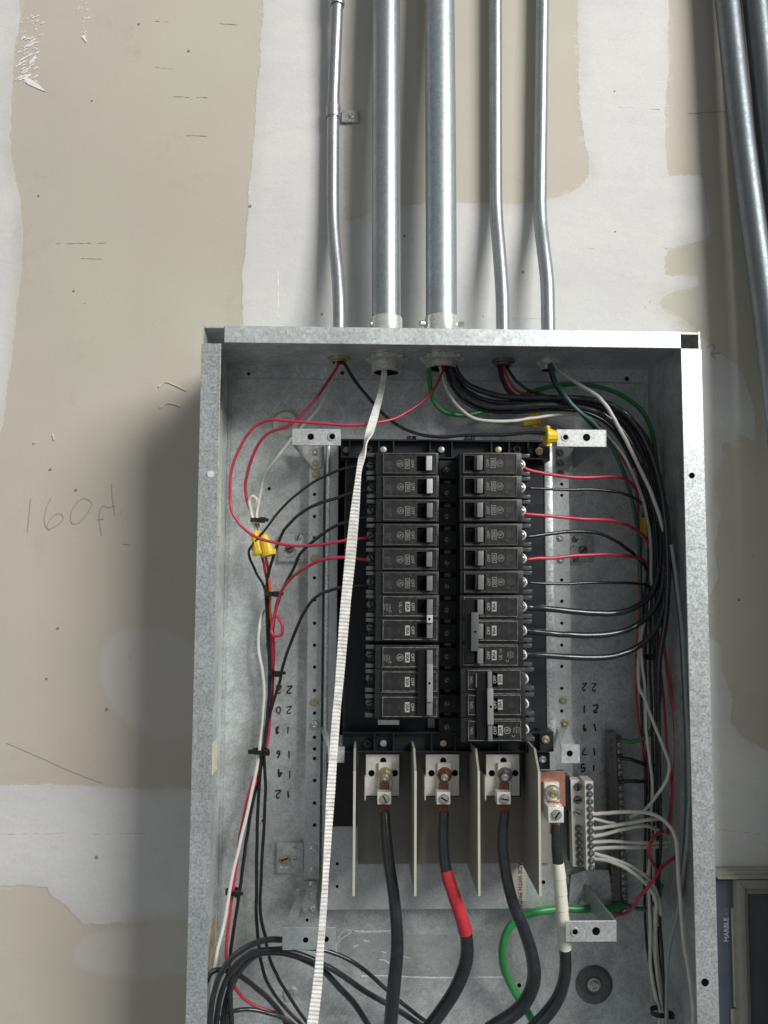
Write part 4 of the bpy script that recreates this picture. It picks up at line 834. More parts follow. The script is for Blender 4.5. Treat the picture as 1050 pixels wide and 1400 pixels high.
wire('pair wire in red falling from the yellow nuts beside the orange one', 'w_red', 0.0016, [(358, 755, -0.036), (362, 780, -0.030), (366, 800, -0.026), (368, 830, -0.02), (374, 880, -0.016), (372, 930, -0.014), (368, 990, -0.016), (356, 1050, -0.022), (342, 1090, -0.03), (328, 1150, -0.034), (320, 1200, -0.038)], GL)
wire('black wire running straight down the left bundle to the coils', 'w_black', 0.0019, [(363, 800, -0.030), (365, 850, -0.028), (368, 900, -0.026), (368, 950, -0.025), (363, 1000, -0.028), (358, 1040, -0.028), (353, 1090, -0.026), (351, 1150, -0.026), (350, 1210, -0.028), (350, 1250, -0.028), (354, 1290, -0.028), (358, 1320, -0.028), (368, 1348, -0.028), (388, 1376, -0.026), (416, 1404, -0.024)], GL)
wire('black wire hugging the red ones past the lower left cable tie', 'w_black', 0.0019, [(366, 880, -0.014), (372, 930, -0.016), (369, 980, -0.016), (360, 1030, -0.02), (350, 1080, -0.024), (342, 1120, -0.030), (334, 1170, -0.034), (326, 1225, -0.038), (320, 1270, -0.042), (315, 1310, -0.044), (312, 1350, -0.044), (312, 1420, -0.04)], GL)
# coils of thicker black wire at the bottom left
GC = 'thick black wires coiled at the bottom left'; RC = 0.0030
for lb, r, pts in (
    ('outermost thick black coil wire, ending by the bottom left bracket', RC, [(386, 1284, -0.085), (362, 1285, -0.085), (338, 1294, -0.085), (316, 1311, -0.085), (300, 1336, -0.085), (291, 1364, -0.085), (287, 1400, -0.085), (286, 1450, -0.085)]),
    ('thick black coil wire arching under the bracket toward the right', RC, [(294, 1450, -0.075), (296, 1395, -0.076), (303, 1358, -0.077), (318, 1326, -0.078), (340, 1306, -0.076), (368, 1298, -0.072), (400, 1302, -0.068), (432, 1314, -0.062), (465, 1332, -0.055), (500, 1355, -0.048), (538, 1378, -0.04), (580, 1405, -0.034)]),
    ('lower thick black coil wire falling behind the white tape', 0.0033, [(303, 1450, -0.065), (306, 1390, -0.066), (315, 1350, -0.066), (330, 1322, -0.066), (352, 1305, -0.066), (378, 1301, -0.063), (408, 1309, -0.058), (438, 1324, -0.052), (462, 1348, -0.046), (484, 1373, -0.04), (510, 1412, -0.034)]),
    ('topmost thin black wire sweeping right beneath the bracket', 0.0022, [(310, 1450, -0.05), (312, 1380, -0.052), (322, 1340, -0.054), (342, 1314, -0.058), (372, 1298, -0.060), (420, 1296, -0.058), (458, 1303, -0.054), (492, 1321, -0.05), (522, 1346, -0.045), (556, 1376, -0.04), (600, 1410, -0.034)]),
    ('thick black wire crossing the coils down toward the round foot', 0.0027, [(281, 1345, -0.07), (288, 1330, -0.072), (303, 1326, -0.07), (324, 1332, -0.064), (345, 1346, -0.056), (366, 1365, -0.048), (384, 1386, -0.04), (396, 1410, -0.036)]),
    ('printed black wire curving out of the coils along the bottom edge', 0.0022, [(300, 1392, -0.06), (318, 1383, -0.06), (342, 1381, -0.056), (368, 1385, -0.05), (392, 1395, -0.044), (412, 1412, -0.04)]),
    ('black wire rising straight inside the coils at the left wall', 0.0026, [(316, 1450, -0.07), (317, 1400, -0.072), (315, 1370, -0.074), (316, 1345, -0.074), (324, 1318, -0.074), (342, 1303, -0.07), (360, 1299, -0.06)])):
    wire(lb, 'w_cable', r, pts, GC, 10)
# right breakers
for k, (lb, m, r, pts) in enumerate((
    ('uppermost red wire on the right, from the top right breaker', 'w_red', 0.0018, [(716, 639, -0.103), (724, 643, -0.103), (745, 648, -0.098), (775, 652, -0.09), (810, 653, -0.082), (842, 652, -0.074), (862, 660, -0.066), (870, 674, -0.058), (873, 700, -0.05)]),
    ('thin grey-black wire on the right below the uppermost red one', 'w_black', 0.0016, [(716, 668, -0.103), (730, 668, -0.103), (765, 669, -0.098), (810, 669, -0.09), (848, 674, -0.082), (872, 684, -0.074), (888, 700, -0.066), (898, 724, -0.06), (902, 760, -0.055)]),
    ('middle red wire on the right, sloping to the wire bundle', 'w_red', 0.0018, [(717, 702, -0.103), (728, 704, -0.103), (765, 707, -0.098), (800, 709, -0.09), (835, 712, -0.08), (862, 721, -0.068), (882, 734, -0.058), (890, 750, -0.05)]),
    ('arched black wire on the right between the two lower red ones', 'w_black', 0.0020, [(717, 734, -0.103), (728, 733, -0.103), (752, 730, -0.098), (780, 727, -0.092), (815, 728, -0.082), (838, 737, -0.074), (858, 751, -0.066), (876, 767, -0.058), (888, 785, -0.05)]),
    ('lowest red wire on the right, nearly level', 'w_red', 0.0018, [(717, 766, -0.103), (728, 764, -0.103), (760, 762, -0.098), (800, 759, -0.09), (840, 759, -0.078), (872, 763, -0.064), (885, 772, -0.052)]),
    ('thin black wire on the right just above the three thick ones', 'w_black', 0.0015, [(718, 797, -0.103), (730, 797, -0.103), (765, 799, -0.098), (805, 797, -0.09), (845, 796, -0.078), (882, 800, -0.064), (892, 810, -0.05)]),
    ('thick black wire from the first pole of the 80A breaker', 'w_cable', 0.0033, [(720, 830, -0.101), (734, 831, -0.101), (765, 834, -0.1), (805, 838, -0.096), (842, 838, -0.09), (868, 831, -0.082), (888, 815, -0.075), (899, 790, -0.07), (903, 750, -0.066), (901, 700, -0.062), (893, 650, -0.058), (878, 605, -0.055), (850, 570, -0.052), (815, 553, -0.05), (770, 547, -0.05)]),
    ('thick black wire from the middle pole of the 80A breaker', 'w_cable', 0.0033, [(720, 863, -0.101), (734, 864, -0.101), (765, 867, -0.1), (810, 868, -0.096), (845, 864, -0.09), (872, 854, -0.084), (892, 836, -0.08), (904, 808, -0.076), (908, 765, -0.072), (906, 710, -0.07), (898, 655, -0.066), (882, 600, -0.062), (852, 565, -0.058), (815, 549, -0.056), (770, 545, -0.054)]),
    ('thick black wire from the lowest pole of the 80A breaker', 'w_cable', 0.0033, [(720, 895, -0.101), (734, 895, -0.101), (765, 897, -0.1), (810, 899, -0.096), (842, 896, -0.09), (870, 886, -0.086), (892, 866, -0.084), (906, 835, -0.082), (912, 790, -0.08), (910, 730, -0.078), (902, 665, -0.074), (886, 605, -0.07), (856, 572, -0.066), (818, 557, -0.062), (775, 553, -0.058)]))):
    wire(lb, m, r, pts, GR)
# drops from the top
for lb, m, r, pts in (
    ('long black wire from the leftmost conduit to the yellow nut by the bracket', 'w_black', 0.0019, [(467, 488, -0.042), (474, 503, -0.046), (486, 521, -0.052), (506, 547, -0.062), (532, 572, -0.072), (562, 590, -0.082), (600, 597, -0.088), (645, 595, -0.092), (690, 595, -0.094), (722, 592, -0.098), (746, 592, -0.104)]),
    ('green wire looping from the middle conduit under the black ones', 'w_green', 0.0026, [(589, 485, -0.05), (587, 505, -0.054), (588, 528, -0.058), (594, 549, -0.06), (608, 562, -0.06), (630, 567, -0.058), (660, 563, -0.05), (690, 552, -0.042), (722, 538, -0.036), (752, 529, -0.032), (790, 526, -0.03), (828, 532, -0.03), (856, 545, -0.034), (880, 566, -0.036), (893, 600, -0.038), (896, 660, -0.038), (880, 700, -0.034), (875, 760, -0.03), (878, 820, -0.03), (892, 871, -0.034), (896, 905, -0.036), (901, 947, -0.038), (899, 977, -0.036), (888, 1003, -0.032), (868, 1014, -0.028), (848, 1013, -0.024)]),
    ('white wire from the middle conduit sagging toward the right bracket', 'w_white', 0.0019, [(600, 490, -0.05), (605, 515, -0.056), (612, 535, -0.062), (627, 556, -0.07), (648, 571, -0.076), (672, 576, -0.08), (700, 575, -0.08), (732, 571, -0.078), (768, 567, -0.072), (800, 569, -0.066), (822, 579, -0.062), (842, 600, -0.06), (860, 630, -0.058), (874, 670, -0.056)]),
    ('upper thick black wire sweeping right from the middle conduit', 'w_cable', 0.0033, [(618, 490, -0.052), (624, 508, -0.056), (636, 523, -0.062), (655, 533, -0.066), (685, 541, -0.07), (720, 544, -0.072), (760, 544, -0.074), (800, 545, -0.074), (832, 552, -0.076), (862, 573, -0.08), (886, 610, -0.082), (902, 660, -0.084), (911, 720, -0.086), (914, 790, -0.086), (910, 850, -0.084), (902, 900, -0.08), (900, 960, -0.07)]),
    ('middle thick black wire sweeping right from the middle conduit', 'w_cable', 0.0033, [(612, 490, -0.054), (617, 510, -0.06), (628, 532, -0.068), (645, 547, -0.074), (670, 556, -0.078), (705, 557, -0.08), (745, 554, -0.08), (785, 556, -0.08), (822, 566, -0.082), (852, 590, -0.084), (878, 632, -0.086)]),
    ('thick black wire tucked between the two sweeping black ones', 'w_cable', 0.0028, [(612, 490, -0.046), (622, 515, -0.052), (640, 535, -0.058), (668, 548, -0.062), (705, 551, -0.066), (745, 549, -0.068), (790, 550, -0.068), (830, 560, -0.07), (862, 588, -0.072), (886, 640, -0.074)]),
    ('thin black wire nearest the white one below the middle conduit', 'w_black', 0.0022, [(609, 490, -0.05), (613, 515, -0.058), (624, 538, -0.064), (644, 554, -0.07), (670, 562, -0.072), (705, 563, -0.072), (745, 560, -0.07), (790, 562, -0.068), (824, 574, -0.066), (848, 600, -0.064), (866, 640, -0.06)]),
    ('leftmost dark red wire under the fourth conduit', 'w_red', 0.0017, [(683, 488, -0.036), (685, 505, -0.038), (690, 522, -0.042), (700, 538, -0.046), (720, 548, -0.05), (760, 552, -0.05)]),
    ('second dark red wire under the fourth conduit', 'w_red', 0.0017, [(688, 488, -0.040), (690, 505, -0.044), (698, 523, -0.048), (712, 537, -0.05), (740, 545, -0.052), (780, 549, -0.05)]),
    ('black wire beside the dark red ones under the fourth conduit', 'w_black', 0.0017, [(681, 488, -0.042), (682, 507, -0.044), (688, 524, -0.048), (698, 538, -0.05), (725, 548, -0.052)]),
    ('right black wire of the group under the fourth conduit', 'w_black', 0.0018, [(691, 488, -0.040), (694, 505, -0.044), (706, 521, -0.05), (724, 535, -0.054), (750, 542, -0.056)]),
    ('white wire crossing from the fifth conduit down the right wall', 'w_white', 0.0021, [(754, 488, -0.040), (758, 500, -0.05), (768, 511, -0.065), (791, 525, -0.08), (818, 543, -0.09), (833, 561, -0.092), (845, 582, -0.092), (862, 613, -0.09), (880, 650, -0.088), (893, 682, -0.086), (905, 716, -0.08), (914, 750, -0.07), (920, 800, -0.06)]),
    ('dark green wire falling from the fifth conduit across the black ones', 'w_teal', 0.0022, [(752, 488, -0.042), (754, 503, -0.055), (760, 522, -0.08), (770, 538, -0.09), (782, 552, -0.092), (796, 566, -0.09), (812, 580, -0.084), (832, 605, -0.076), (850, 640, -0.068), (866, 690, -0.06), (874, 740, -0.05), (876, 800, -0.042), (878, 850, -0.038)]),
    ('black wire beside the dark green one from the fifth conduit', 'w_black', 0.0020, [(749, 488, -0.042), (751, 503, -0.052), (756, 520, -0.072), (766, 537, -0.084), (780, 553, -0.086), (800, 572, -0.08), (826, 598, -0.074)]),
    ('grey wire following the right wall bend below the top right corner', 'w_grey', 0.0018, [(800, 572, -0.07), (824, 590, -0.078), (848, 618, -0.082), (866, 650, -0.084), (880, 690, -0.084), (889, 740, -0.08), (890, 800, -0.07)]),
    ('thin red wire slipping into the bundle above the uppermost red one', 'w_red', 0.0016, [(812, 570, -0.04), (835, 600, -0.042), (852, 630, -0.046), (866, 655, -0.05), (872, 690, -0.05), (873, 760, -0.046), (874, 820, -0.04), (871, 880, -0.034), (870, 952, -0.03), (876, 1010, -0.03), (884, 1040, -0.03), (886, 1090, -0.03)])):
    wire(lb, m, r, pts, GT)
# the bundle down the right wall
for k in range(5):
    dx = [0, 5, -6, 9, -11, 13, 3, -3, 16][k]; dy_ = [-0.035, -0.05, -0.04, -0.06, -0.03, -0.045, -0.07, -0.055, -0.03][k]
    lb = ['black wire innermost in the right bundle, against the strip side', 'black wire behind the bowed thick ones in the right bundle', 'black wire at the back of the right bundle near the wire nut', 'black wire of the right bundle lying outermost toward the wall', 'black wire farthest left in the right bundle', 'black wire close to the right wall low in the bundle', 'black wire at the front of the right bundle', 'black wire in the middle of the right bundle', 'black wire pressed into the back right corner'][k]
    wire(lb, 'w_black', 0.0016, [(760+dx, 551+k, dy_), (812+dx, 560+k, dy_-0.005), (850+dx*0.8, 585, dy_-0.008), (874+dx*0.7, 630, dy_-0.01), (888+dx*0.6, 690, dy_-0.01), (893+dx*0.6, 760, dy_-0.01), (890+dx, 830, dy_-0.01), (889+dx, 900, dy_), (891+dx*1.2, 980, dy_), (893+dx, 1060, dy_), (894+dx, 1140, dy_), (892+dx, 1220, dy_), (896+dx, 1300, dy_), (906+dx*0.5, 1385, dy_), (912+dx, 1440, dy_)], GR)
for lb, m, r, pts in (
    ('long pale wire snaking down the right wall beside the ground bar', 'w_white', 0.0018, [(876, 850, -0.05), (875, 871, -0.06), (872, 908, -0.07), (874, 937, -0.076), (881, 956, -0.08), (894, 987, -0.085), (907, 1020, -0.088), (914, 1043, -0.088), (912, 1064, -0.086), (901, 1083, -0.08), (882, 1107, -0.06), (860, 1118, -0.05)]),
    ('pale wire straight down beside the snaking one on the right', 'w_white', 0.0017, [(884, 840, -0.06), (877, 870, -0.066), (877, 904, -0.07), (881, 940, -0.07), (883, 995, -0.068), (888, 1033, -0.064), (892, 1075, -0.06), (890, 1110, -0.05)]),
    ('dark red wire low in the right bundle, right of the green one', 'w_red', 0.0018, [(900, 780, -0.03), (904, 840, -0.04), (908, 890, -0.05), (915, 937, -0.055), (922, 976, -0.058), (923, 1030, -0.058), (918, 1090, -0.05), (912, 1140, -0.04)]),
    ('second dark red wire low on the right wall', 'w_red', 0.0016, [(898, 820, -0.03), (902, 900, -0.044), (908, 960, -0.05), (914, 1040, -0.05), (925, 1110, -0.05)]),
    ('grey-green cable along the right wall behind the rim', 'w_teal', 0.0025, [(912, 690, -0.08), (916, 740, -0.084), (924, 796, -0.086), (931, 856, -0.088), (936, 940, -0.088), (938, 1020, -0.088), (939, 1100, -0.088), (936, 1170, -0.085), (930, 1230, -0.08)]),
    ('pale grey cable down the right wall, outermost of all', 'w_grey', 0.0020, [(918, 745, -0.095), (925, 796, -0.098), (932, 856, -0.10), (937, 940, -0.10), (943, 1040, -0.10), (942, 1110, -0.10), (937, 1170, -0.10), (931, 1215, -0.095), (926, 1250, -0.09), (917, 1290, -0.085), (912, 1340, -0.08), (911, 1440, -0.08)]),
    ('uppermost white neutral wire, running far right then down the wall', 'w_white', 0.0021, [(810, 1112, -0.062), (830, 1112, -0.064), (862, 1110, -0.072), (892, 1113, -0.084), (914, 1128, -0.096), (924, 1150, -0.10), (927, 1186, -0.102), (930, 1229, -0.102), (935, 1282, -0.102), (942, 1331, -0.102), (947, 1379, -0.102), (948, 1440, -0.10)]),
    ('second white neutral wire, sloping gently to the right', 'w_white', 0.0018, [(810, 1119, -0.062), (828, 1124, -0.06), (842, 1127, -0.062)]),
    ('third white neutral wire from the top, rising slightly', 'w_white', 0.0020, [(810, 1133, -0.062), (830, 1130, -0.064), (860, 1126, -0.066), (888, 1121, -0.068), (906, 1119, -0.06)]),
    ('fourth white neutral wire from the top, thinner at its end', 'w_white', 0.0020, [(811, 1143, -0.062), (830, 1140, -0.064), (858, 1133, -0.066), (882, 1130, -0.064), (905, 1136, -0.05)]),
    ('fifth white neutral wire from the top, level', 'w_white', 0.0019, [(811, 1151, -0.062), (835, 1150, -0.064), (865, 1152, -0.066), (890, 1153, -0.064), (914, 1151, -0.05)]),
    ('sixth white neutral wire from the top, level and straight', 'w_white', 0.0020, [(811, 1161, -0.062), (840, 1159, -0.066), (870, 1159, -0.068), (912, 1157, -0.05)]),
    ('upper one of the two white neutral wires bending down', 'w_white', 0.0021, [(812, 1167, -0.062), (830, 1172, -0.068), (858, 1183, -0.074), (880, 1196, -0.076), (894, 1213, -0.072), (901, 1232, -0.066), (903, 1250, -0.06), (899, 1264, -0.05)]),
    ('lower one of the two white neutral wires bending down', 'w_white', 0.0021, [(812, 1174, -0.062), (832, 1177, -0.07), (856, 1187, -0.078), (878, 1203, -0.08), (892, 1220, -0.076), (897, 1236, -0.07), (896, 1262, -0.06), (897, 1300, -0.054), (903, 1350, -0.052), (910, 1400, -0.05), (912, 1440, -0.05)]),
    ('left pale wire of the pair dropping into the bottom right cable tie', 'w_white', 0.0019, [(890, 1150, -0.05), (887, 1200, -0.056), (889, 1265, -0.06), (890, 1320, -0.06), (896, 1360, -0.058), (902, 1385, -0.056), (898, 1440, -0.056)]),
    ('cream wire of the pair dropping into the bottom right cable tie', 'w_tape', 0.0018, [(897, 1130, -0.04), (894, 1180, -0.046), (895, 1255, -0.054), (896, 1310, -0.056), (901, 1350, -0.056), (906, 1388, -0.056), (904, 1440, -0.056)]),
    ('red wire knotted right of the neutral wires', 'w_red', 0.0018, [(907, 1137, -0.07), (896, 1142, -0.078), (888, 1155, -0.082), (887, 1168, -0.08), (891, 1178, -0.07), (900, 1190, -0.05)]),
    ('red wire slanting down to the foot of the ground bar', 'w_red', 0.0018, [(924, 1172, -0.07), (908, 1182, -0.074), (895, 1200, -0.082), (884, 1214, -0.08), (874, 1227, -0.07), (865, 1241, -0.05), (855, 1249, -0.03), (846, 1250, -0.02)]),
    ('dark green wire entering the foot of the ground bar', 'w_teal', 0.0024, [(905, 1210, -0.06), (898, 1232, -0.056), (884, 1242, -0.044), (866, 1240, -0.034), (850, 1236, -0.024)]),
    ('black wire into the upper part of the ground bar', 'w_black', 0.0022, [(896, 1046, -0.03), (880, 1044, -0.03), (862, 1038, -0.028), (846, 1036, -0.022)]),
    ('black wire into the middle of the ground bar', 'w_black', 0.0022, [(896, 1072, -0.03), (880, 1069, -0.03), (862, 1068, -0.028), (846, 1069, -0.022)])):
    wire(lb, m, r, pts, GN if 'neutral wire' in lb and 'red' not in lb else GR)
# service cables
def cable(label, segs, path, cat='cable', name='cable'):
    """segs: list of (material, from, to) over the path parameter; parts share one continuous run"""
    q = smooth_path([tuple(P(a, b, c))+(r,) for a, b, c, r in path], 8); n = len(q)
    t = thing(name, label, cat, tuple(q[0][:3]), 'heavy cables from the lugs')
    for m, a, b, extra, nm in segs:
        i, j = int(a*(n-1)), int(b*(n-1)); seg = [(v[0], v[1], v[2], v[3]+extra) for v in q[i:j+1]]
        if extra:
            fine = smooth_path(seg, 12); seg = []; s_ = 0; pv = None
            for v in fine:
                if pv is not None: s_ += float(np.linalg.norm(v[:3]-pv[:3]))
                pv = v; seg.append((v[0], v[1], v[2], v[3]+0.0005*((s_/0.016) % 1.0)))
        MB().tube(seg, 0.008, 16, 1).build(nm, m, t, ang=80)
    return t
RB = 0.0050
cable('plain black heavy cable from the left lug', [('w_cable', 0, 1, 0, 'sheath')], [(526, 1110, -0.083, RB), (528, 1140, -0.088, 0.0055), (532, 1180, -0.092, 0.0058), (538, 1220, -0.094, 0.0060), (542, 1260, -0.094, 0.0063), (543, 1300, -0.09, 0.0067), (539, 1345, -0.085, 0.0071), (534, 1400, -0.08, 0.0071), (530, 1470, -0.08, 0.0071)])
cable('heavy black cable wrapped with red tape, from the middle lug', [('w_cable', 0, 1, 0, 'sheath'), ('w_redtape', 0.228, 0.525, 0.0005, 'tape_wrap')], [(607, 1110, -0.083, RB), (606, 1150, -0.088, 0.0055), (610, 1190, -0.092, 0.0058), (621, 1225, -0.094, 0.0060), (632, 1258, -0.094, 0.0063), (638, 1285, -0.09, 0.0067), (637, 1315, -0.085, 0.0071), (624, 1350, -0.078, 0.0071), (603, 1383, -0.07, 0.0071), (575, 1420, -0.064, 0.0071)])
cable('heavy black cable bowing right, from the right lug', [('w_cable', 0, 1, 0, 'sheath')], [(690, 1110, -0.083, RB), (687, 1150, -0.088, 0.0055), (691, 1190, -0.092, 0.0058), (701, 1233, -0.094, 0.0060), (716, 1270, -0.094, 0.0063), (727, 1305, -0.092, 0.0067), (730, 1338, -0.088, 0.0071), (720, 1366, -0.082, 0.0071), (702, 1386, -0.076, 0.0071), (668, 1408, -0.07, 0.0071)])
cable('heavy neutral cable wrapped with white tape', [('w_cable', 0, 1, 0, 'sheath'), ('w_tape', 0.175, 0.50, 0.0006, 'tape_wrap')], [(761, 1128, -0.083, RB), (761, 1160, -0.086, 0.0055), (765, 1200, -0.086, 0.0058), (768, 1240, -0.084, 0.0059), (771, 1280, -0.08, 0.0060), (773, 1310, -0.076, 0.0062), (772, 1335, -0.072, 0.0063), (764, 1362, -0.066, 0.0067), (748, 1386, -0.06, 0.0071), (720, 1415, -0.054, 0.0071)])
wire('thick green ground wire looping out from behind the white taped cable', 'w_green', 0.0042, [(852, 1236, -0.02), (830, 1242, -0.03), (800, 1243, -0.038), (765, 1243, -0.042), (728, 1247, -0.046), (706, 1257, -0.048), (693, 1275, -0.048), (687, 1300, -0.046), (689, 1322, -0.044), (698, 1345, -0.04), (713, 1370, -0.036), (730, 1398, -0.032), (745, 1425, -0.03)], n=14)
# ------------------------------------------------------------------ wire nuts, ties, pulling tape
def wire_nut(p0, p1, r, label):
    p0, p1 = Vector(p0), Vector(p1); r *= 1.15; t = thing('wire_nut', label, 'wire connector', tuple(p0), 'yellow twist-on wire connectors')
    d = (p1-p0); L = d.length; b = MB(); n = 24; M = Matrix.Translation(p0) @ d.to_track_quat('Z', 'Y').to_matrix().to_4x4()
    rings = []
    for f, k in ((0, 1.08), (0.06, 1.15), (0.14, 1.12), (0.18, 1.0), (0.85, 0.72), (0.96, 0.62), (1.0, 0.45)):
        rings.append([b.bm.verts.new(M @ Vector((math.cos(2*math.pi*i/n)*r*k*(1-(0.07 if (i % 2 and f > 0.15) else 0)), math.sin(2*math.pi*i/n)*r*k*(1-(0.07 if (i % 2 and f > 0.15) else 0)), f*L))) for i in range(n)])
    for a, c in zip(rings, rings[1:]):
        for i in range(n): b.bm.faces.new((a[i], a[(i+1) % n], c[(i+1) % n], c[i]))
    b.bm.faces.new(rings[-1]); b.bm.faces.new(rings[0][::-1]); b.build('shell', 'nut_yellow', t, ang=25)
    for s_ in (-1, 1):
        c = p0+d*0.25+Vector((s_*r*1.0 if abs(d.z) > abs(d.x) else 0, 0, s_*r*1.0 if abs(d.x) >= abs(d.z) else 0))
        MB().box(c-Vector((0.0022, 0.0012, 0.0022)), c+Vector((0.0022, 0.0012, 0.0022)), 0.0006).build('wing', 'nut_yellow', t)
    return t
wire_nut(P(357, 758, -0.040), P(349, 726, -0.040), 0.0072, 'left one of the two yellow wire nuts on the left bundle')
wire_nut(P(368, 760, -0.046), P(360, 731, -0.044), 0.0062, 'right one of the two yellow wire nuts on the left bundle')
wire_nut(P(745, 596, -0.104), P(762, 597, -0.103), 0.0078, 'bright yellow wire nut against the top right bracket')
wire_nut(P(736, 572, -0.05), P(714, 579, -0.05), 0.0062, 'dim yellow wire nut under the sweeping black wires')
wire_nut(P(879, 708, -0.04), P(881, 734, -0.04), 0.0062, 'shaded yellow wire nut in the right bundle')
GTI = 'black cable ties'
def tie(label, px, py, y, wpx, ang=0, tail=14):
    t = thing('cable_tie', label, 'cable tie', tuple(P(px, py, y)), GTI); c = P(px, py, y); rx = wpx/2/S(y)
    def loop():
        b = MB(); n = 20; bm = b.bm; R = []
        for i in range(n):
            a = 2*math.pi*i/n; R.append([bm.verts.new((math.cos(a)*(rx+o), math.sin(a)*(rx*0.8+o)+0.004, h)) for o, h in ((0, -0.0024), (0.0012, -0.0024), (0.0012, 0.0024), (0, 0.0024))])
        for i in range(n):
            for j in range(4): bm.faces.new((R[i][j], R[(i+1) % n][j], R[(i+1) % n][(j+1) % 4], R[i][(j+1) % 4]))
        bmesh.ops.recalc_face_normals(bm, faces=bm.faces[:]); return b
    loop().xf(Matrix.Translation(c) @ Matrix.Rotation(ang, 4, 'Y')).build('band', 'tie', t)
    h = c+Vector((rx*0.95, -rx*0.3, 0)); MB().box(h-Vector((0.003, 0.003, 0.0032)), h+Vector((0.0035, 0.003, 0.0032)), 0.0005).build('head', 'tie', t)
    e = h+Vector((tail/S(y), -0.004, random.uniform(-.002, .002))); MB().tube([tuple(h), tuple((h+e)/2+Vector((0, 0, 0.0008))), tuple(e)], 0.0021, 6, 4, flat=0.4).build('tail', 'tie', t)
tie('cable tie above the yellow wire nuts on the left', 351, 711, -0.044, 16, 0.05, 9)
tie('cable tie round the orange wire on the left bundle', 370, 812, -0.040, 16, 0, 10)
tie('cable tie just above the marker numbers on the left bundle', 373, 921, -0.030, 12, 0.1, 12)
tie('cable tie sticking out left, halfway down the left bundle', 355, 1028, -0.034, 20, 0, 3)
MB().pbox(339, 1025, 350, 1031, -0.052, -0.050, 0.0004).build('tie_end', 'tie')
bpy.data.objects['tie_end'].parent = [o for o in bpy.data.objects if o.get('label') == 'cable tie sticking out left, halfway down the left bundle'][0]
_o = bpy.data.objects['tie_end']; _o.location = _o.location-_o.parent.location; _o.name = 'tail'
tie('lowest cable tie on the left bundle, above the coils', 317, 1221, -0.048, 16, 0, 8)
tie('cable tie in the right bundle below the thick black wires', 880, 898, -0.062, 16, 0, 4)
tie('cable tie at the bottom of the right bundle', 904, 1386, -0.066, 22, 0, 4)
# woven pulling tape with its cross ribs
tp = [(526, 500, -0.050, 8), (524, 520, -0.060, 9), (519, 543, -0.074, 10), (512, 568, -0.09, 12), (505, 592, -0.108, 13), (497, 618, -0.126, 12.5), (491.5, 640, -0.134, 8.5), (489, 660, -0.136, 9.5), (486, 690, -0.137, 12.5), (482, 730, -0.138, 15), (477, 780, -0.139, 15.5), (472, 830, -0.140, 15), (468, 880, -0.141, 14), (464, 930, -0.142, 12.5), (459, 985, -0.143, 12.5), (455, 1040, -0.144, 12.5), (451, 1100, -0.145, 12.5), (448, 1150, -0.146, 11), (445, 1200, -0.147, 9.5), (442, 1245, -0.148, 10), (438, 1295, -0.150, 11), (434, 1345, -0.152, 14), (427, 1400, -0.155, 16), (418, 1470, -0.158, 17)]
def make_tape():
    q = smooth_path([tuple(P(a, b, c))+(w_/S(c),) for a, b, c, w_ in tp], 90); b = MB(); bm = b.bm; rings = []; s = 0; last = None
    tw = {}
    for i, v in enumerate(q):
        p = Vector(v[:3]); 
        if last is not None: s += (p-last).length
        last = p
        nx = Vector(q[min(i+1, len(q)-1)][:3])-Vector(q[max(i-1, 0)][:3]); nx.normalize()
        side = nx.cross(Vector((0, 1, 0))).normalized(); wd = v[3]/2
        amp = 0.00030*(1+0.5*math.sin(s*61)*math.sin(s*23)); rib = amp*math.sin(s*2*math.pi/0.0037+0.8*math.sin(s*37)); th = 0.0010+rib
        up = nx.cross(side).normalized()
        twist = 1.2*math.exp(-((s-0.128)/0.018)**2)+0.12*math.sin(s*9)
        sd = side*math.cos(twist)+up*math.sin(twist); u2 = -side*math.sin(twist)+up*math.cos(twist)
        ew = 0.92*wd*(1+0.03*math.sin(s*83)*math.sin(s*29))*(1+0.03*math.sin(s*2*math.pi/0.0037))
        rings.append([bm.verts.new(p+sd*a*ew+u2*h) for a, h in ((-1, -0.0004), (-0.92, th), (-0.4, th*1.1), (0.15, th*0.9), (0.55, th*1.1), (0.93, th), (1, -0.0004), (0, -0.0009))])
    n = 8
    for a, c in zip(rings, rings[1:]):
        for k in range(n): bm.faces.new((a[k], a[(k+1) % n], c[(k+1) % n], c[k]))
    bm.faces.new(rings[0]); bm.faces.new(rings[-1][::-1]); bmesh.ops.recalc_face_normals(bm, faces=bm.faces[:])
    return b.build('pulling_tape', 'webbing', ang=60)
tag(make_tape(), 'long flat white woven tape hanging from a conduit down across the box', 'pull tape')
# ------------------------------------------------------------------ lower right: trim, dark printed board, framed board
YW = -0.012
t = thing('ledge_trim', 'pale horizontal moulding on the wall right of the box, low down', 'trim', tuple(P(1010, 1194, -0.01)))
x0 = P(970, 1194, 0).x; x1 = P(1500, 1194, 0).x
for (a, b, d, nm) in ((1189, 1192.5, -0.012, 'lip'), (1193, 1198, -0.018, 'bead'), (1198.2, 1202.5, -0.022, 'lip')):
    MB().box((x0, d, P(1010, a, d).z), (x1, -0.0008, P(1010, b, d).z), 0.0009, 2).build(nm, 'trim', t)
t = thing('printed_board', 'dark slate-blue board with vertical white lettering beside the box', 'board', tuple(P(995, 1400, -0.01)))
MB().box((P(970, 1300, -0.010).x, -0.010, P(1000, 1203.5, -0.010).z), (P(1400, 1300, -0.010).x, -0.0008, -1.3), 0.0006).build('panel', 'slate', t)
put('lettering', text_mesh('MARBLE', 0.0074, 'white_ink', bold=0.00012), t, P(993.5, 1271, -0.0104), None, (0, -math.pi/2, 0))
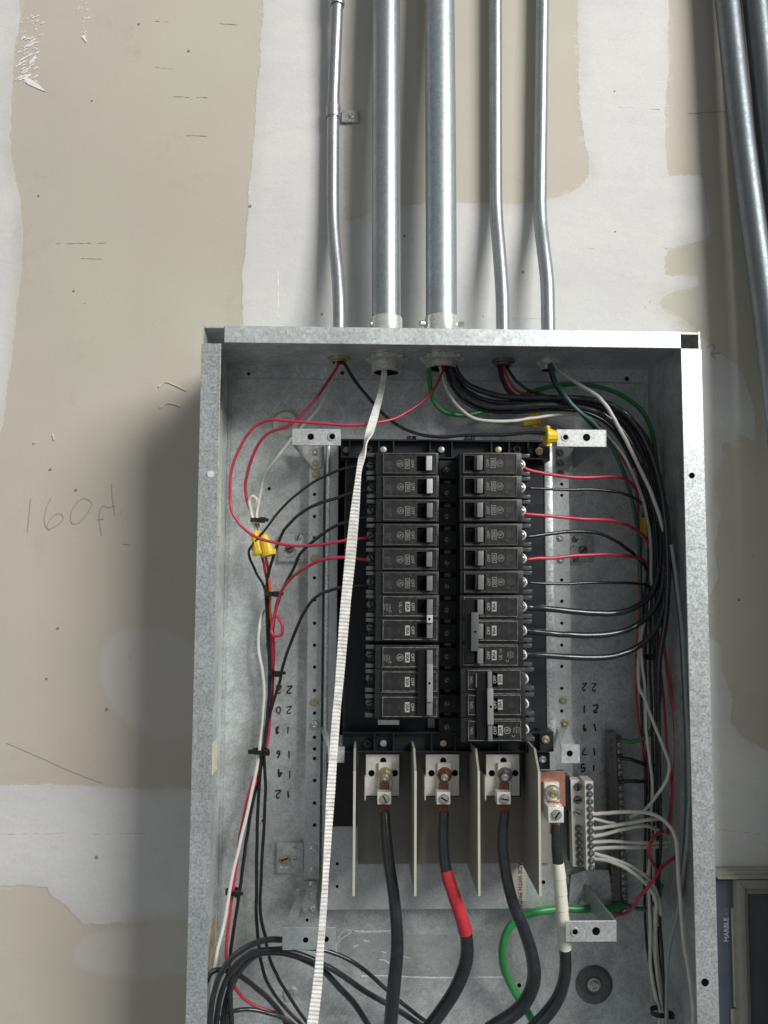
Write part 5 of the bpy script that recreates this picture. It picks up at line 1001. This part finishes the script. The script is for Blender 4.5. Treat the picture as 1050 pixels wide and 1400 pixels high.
put('lettering', text_mesh('AR', 0.0080, 'dim_ink', bold=0.00012), t, P(993.5, 1246.5, -0.0104), (1, 1, 1), (0, -math.pi/2, 0))
MB().pbox(988.3, 1246, 989.0, 1288, -0.0103, -0.0099).build('printed_rule', 'dim_ink', t)
t = thing('cream_post', 'narrow cream upright strip between the dark board and the pale frame', 'trim strip', tuple(P(1008, 1400, -0.02)))
MB().pbox(1002.5, 1242, 1013, 1378, -0.0135, -0.0102, 0.0008).build('strip_piece', 'trim_cream', t); MB().pbox(1005.5, 1380, 1016, 1800, -0.0130, -0.0102, 0.0008).build('strip_piece', 'trim_cream', t)
t = thing('framed_board', 'pale mitred frame round a dark panel at the bottom right edge', 'frame', tuple(P(1030, 1400, -0.03)))
yf = -0.0225; L0 = P(1010, 1204, yf); L1 = P(1400, 1204, yf)
def rail(x0, x1, z0, z1, d): return MB().box((x0, d, z0), (x1, -0.0105, z1), 0.0016, 2)
zt0 = P(1020, 1204, yf).z; zi = P(1020, 1216, yf).z; xo = P(1011, 1300, yf).x; xm = P(1020.5, 1300, yf).x; xi = P(1027, 1300, yf).x
MB().prism([(xo, zt0), (xm, zt0-0.009), (xm, -1.3), (xo, -1.3)], 'y', yf, -0.0105).build('outer_stile', 'trim', t)
MB().prism([(xo, zt0), (L1.x, zt0), (L1.x, zt0-0.009), (xm+0.0004, zt0-0.009)], 'y', yf+0.001, -0.0105).build('outer_rail', 'trim', t)
MB().prism([(xm+0.0006, zt0-0.0095), (xi, zt0-0.017), (xi, -1.3), (xm+0.0006, -1.3)], 'y', yf+0.005, -0.0105).build('inner_stile', 'trim', t)
MB().prism([(xm+0.0012, zt0-0.0095), (L1.x, zt0-0.0095), (L1.x, zt0-0.017), (xi+0.0004, zt0-0.017)], 'y', yf+0.006, -0.0105).build('inner_rail', 'trim', t)
MB().box((xi+0.0004, yf+0.009, zt0-0.0172), (L1.x, -0.0105, -1.3)).build('dark_panel', 'slate2', t)
# ------------------------------------------------------------------ tidy bookkeeping
for o in bpy.data.objects:
    if '_loc' in o: del o['_loc']
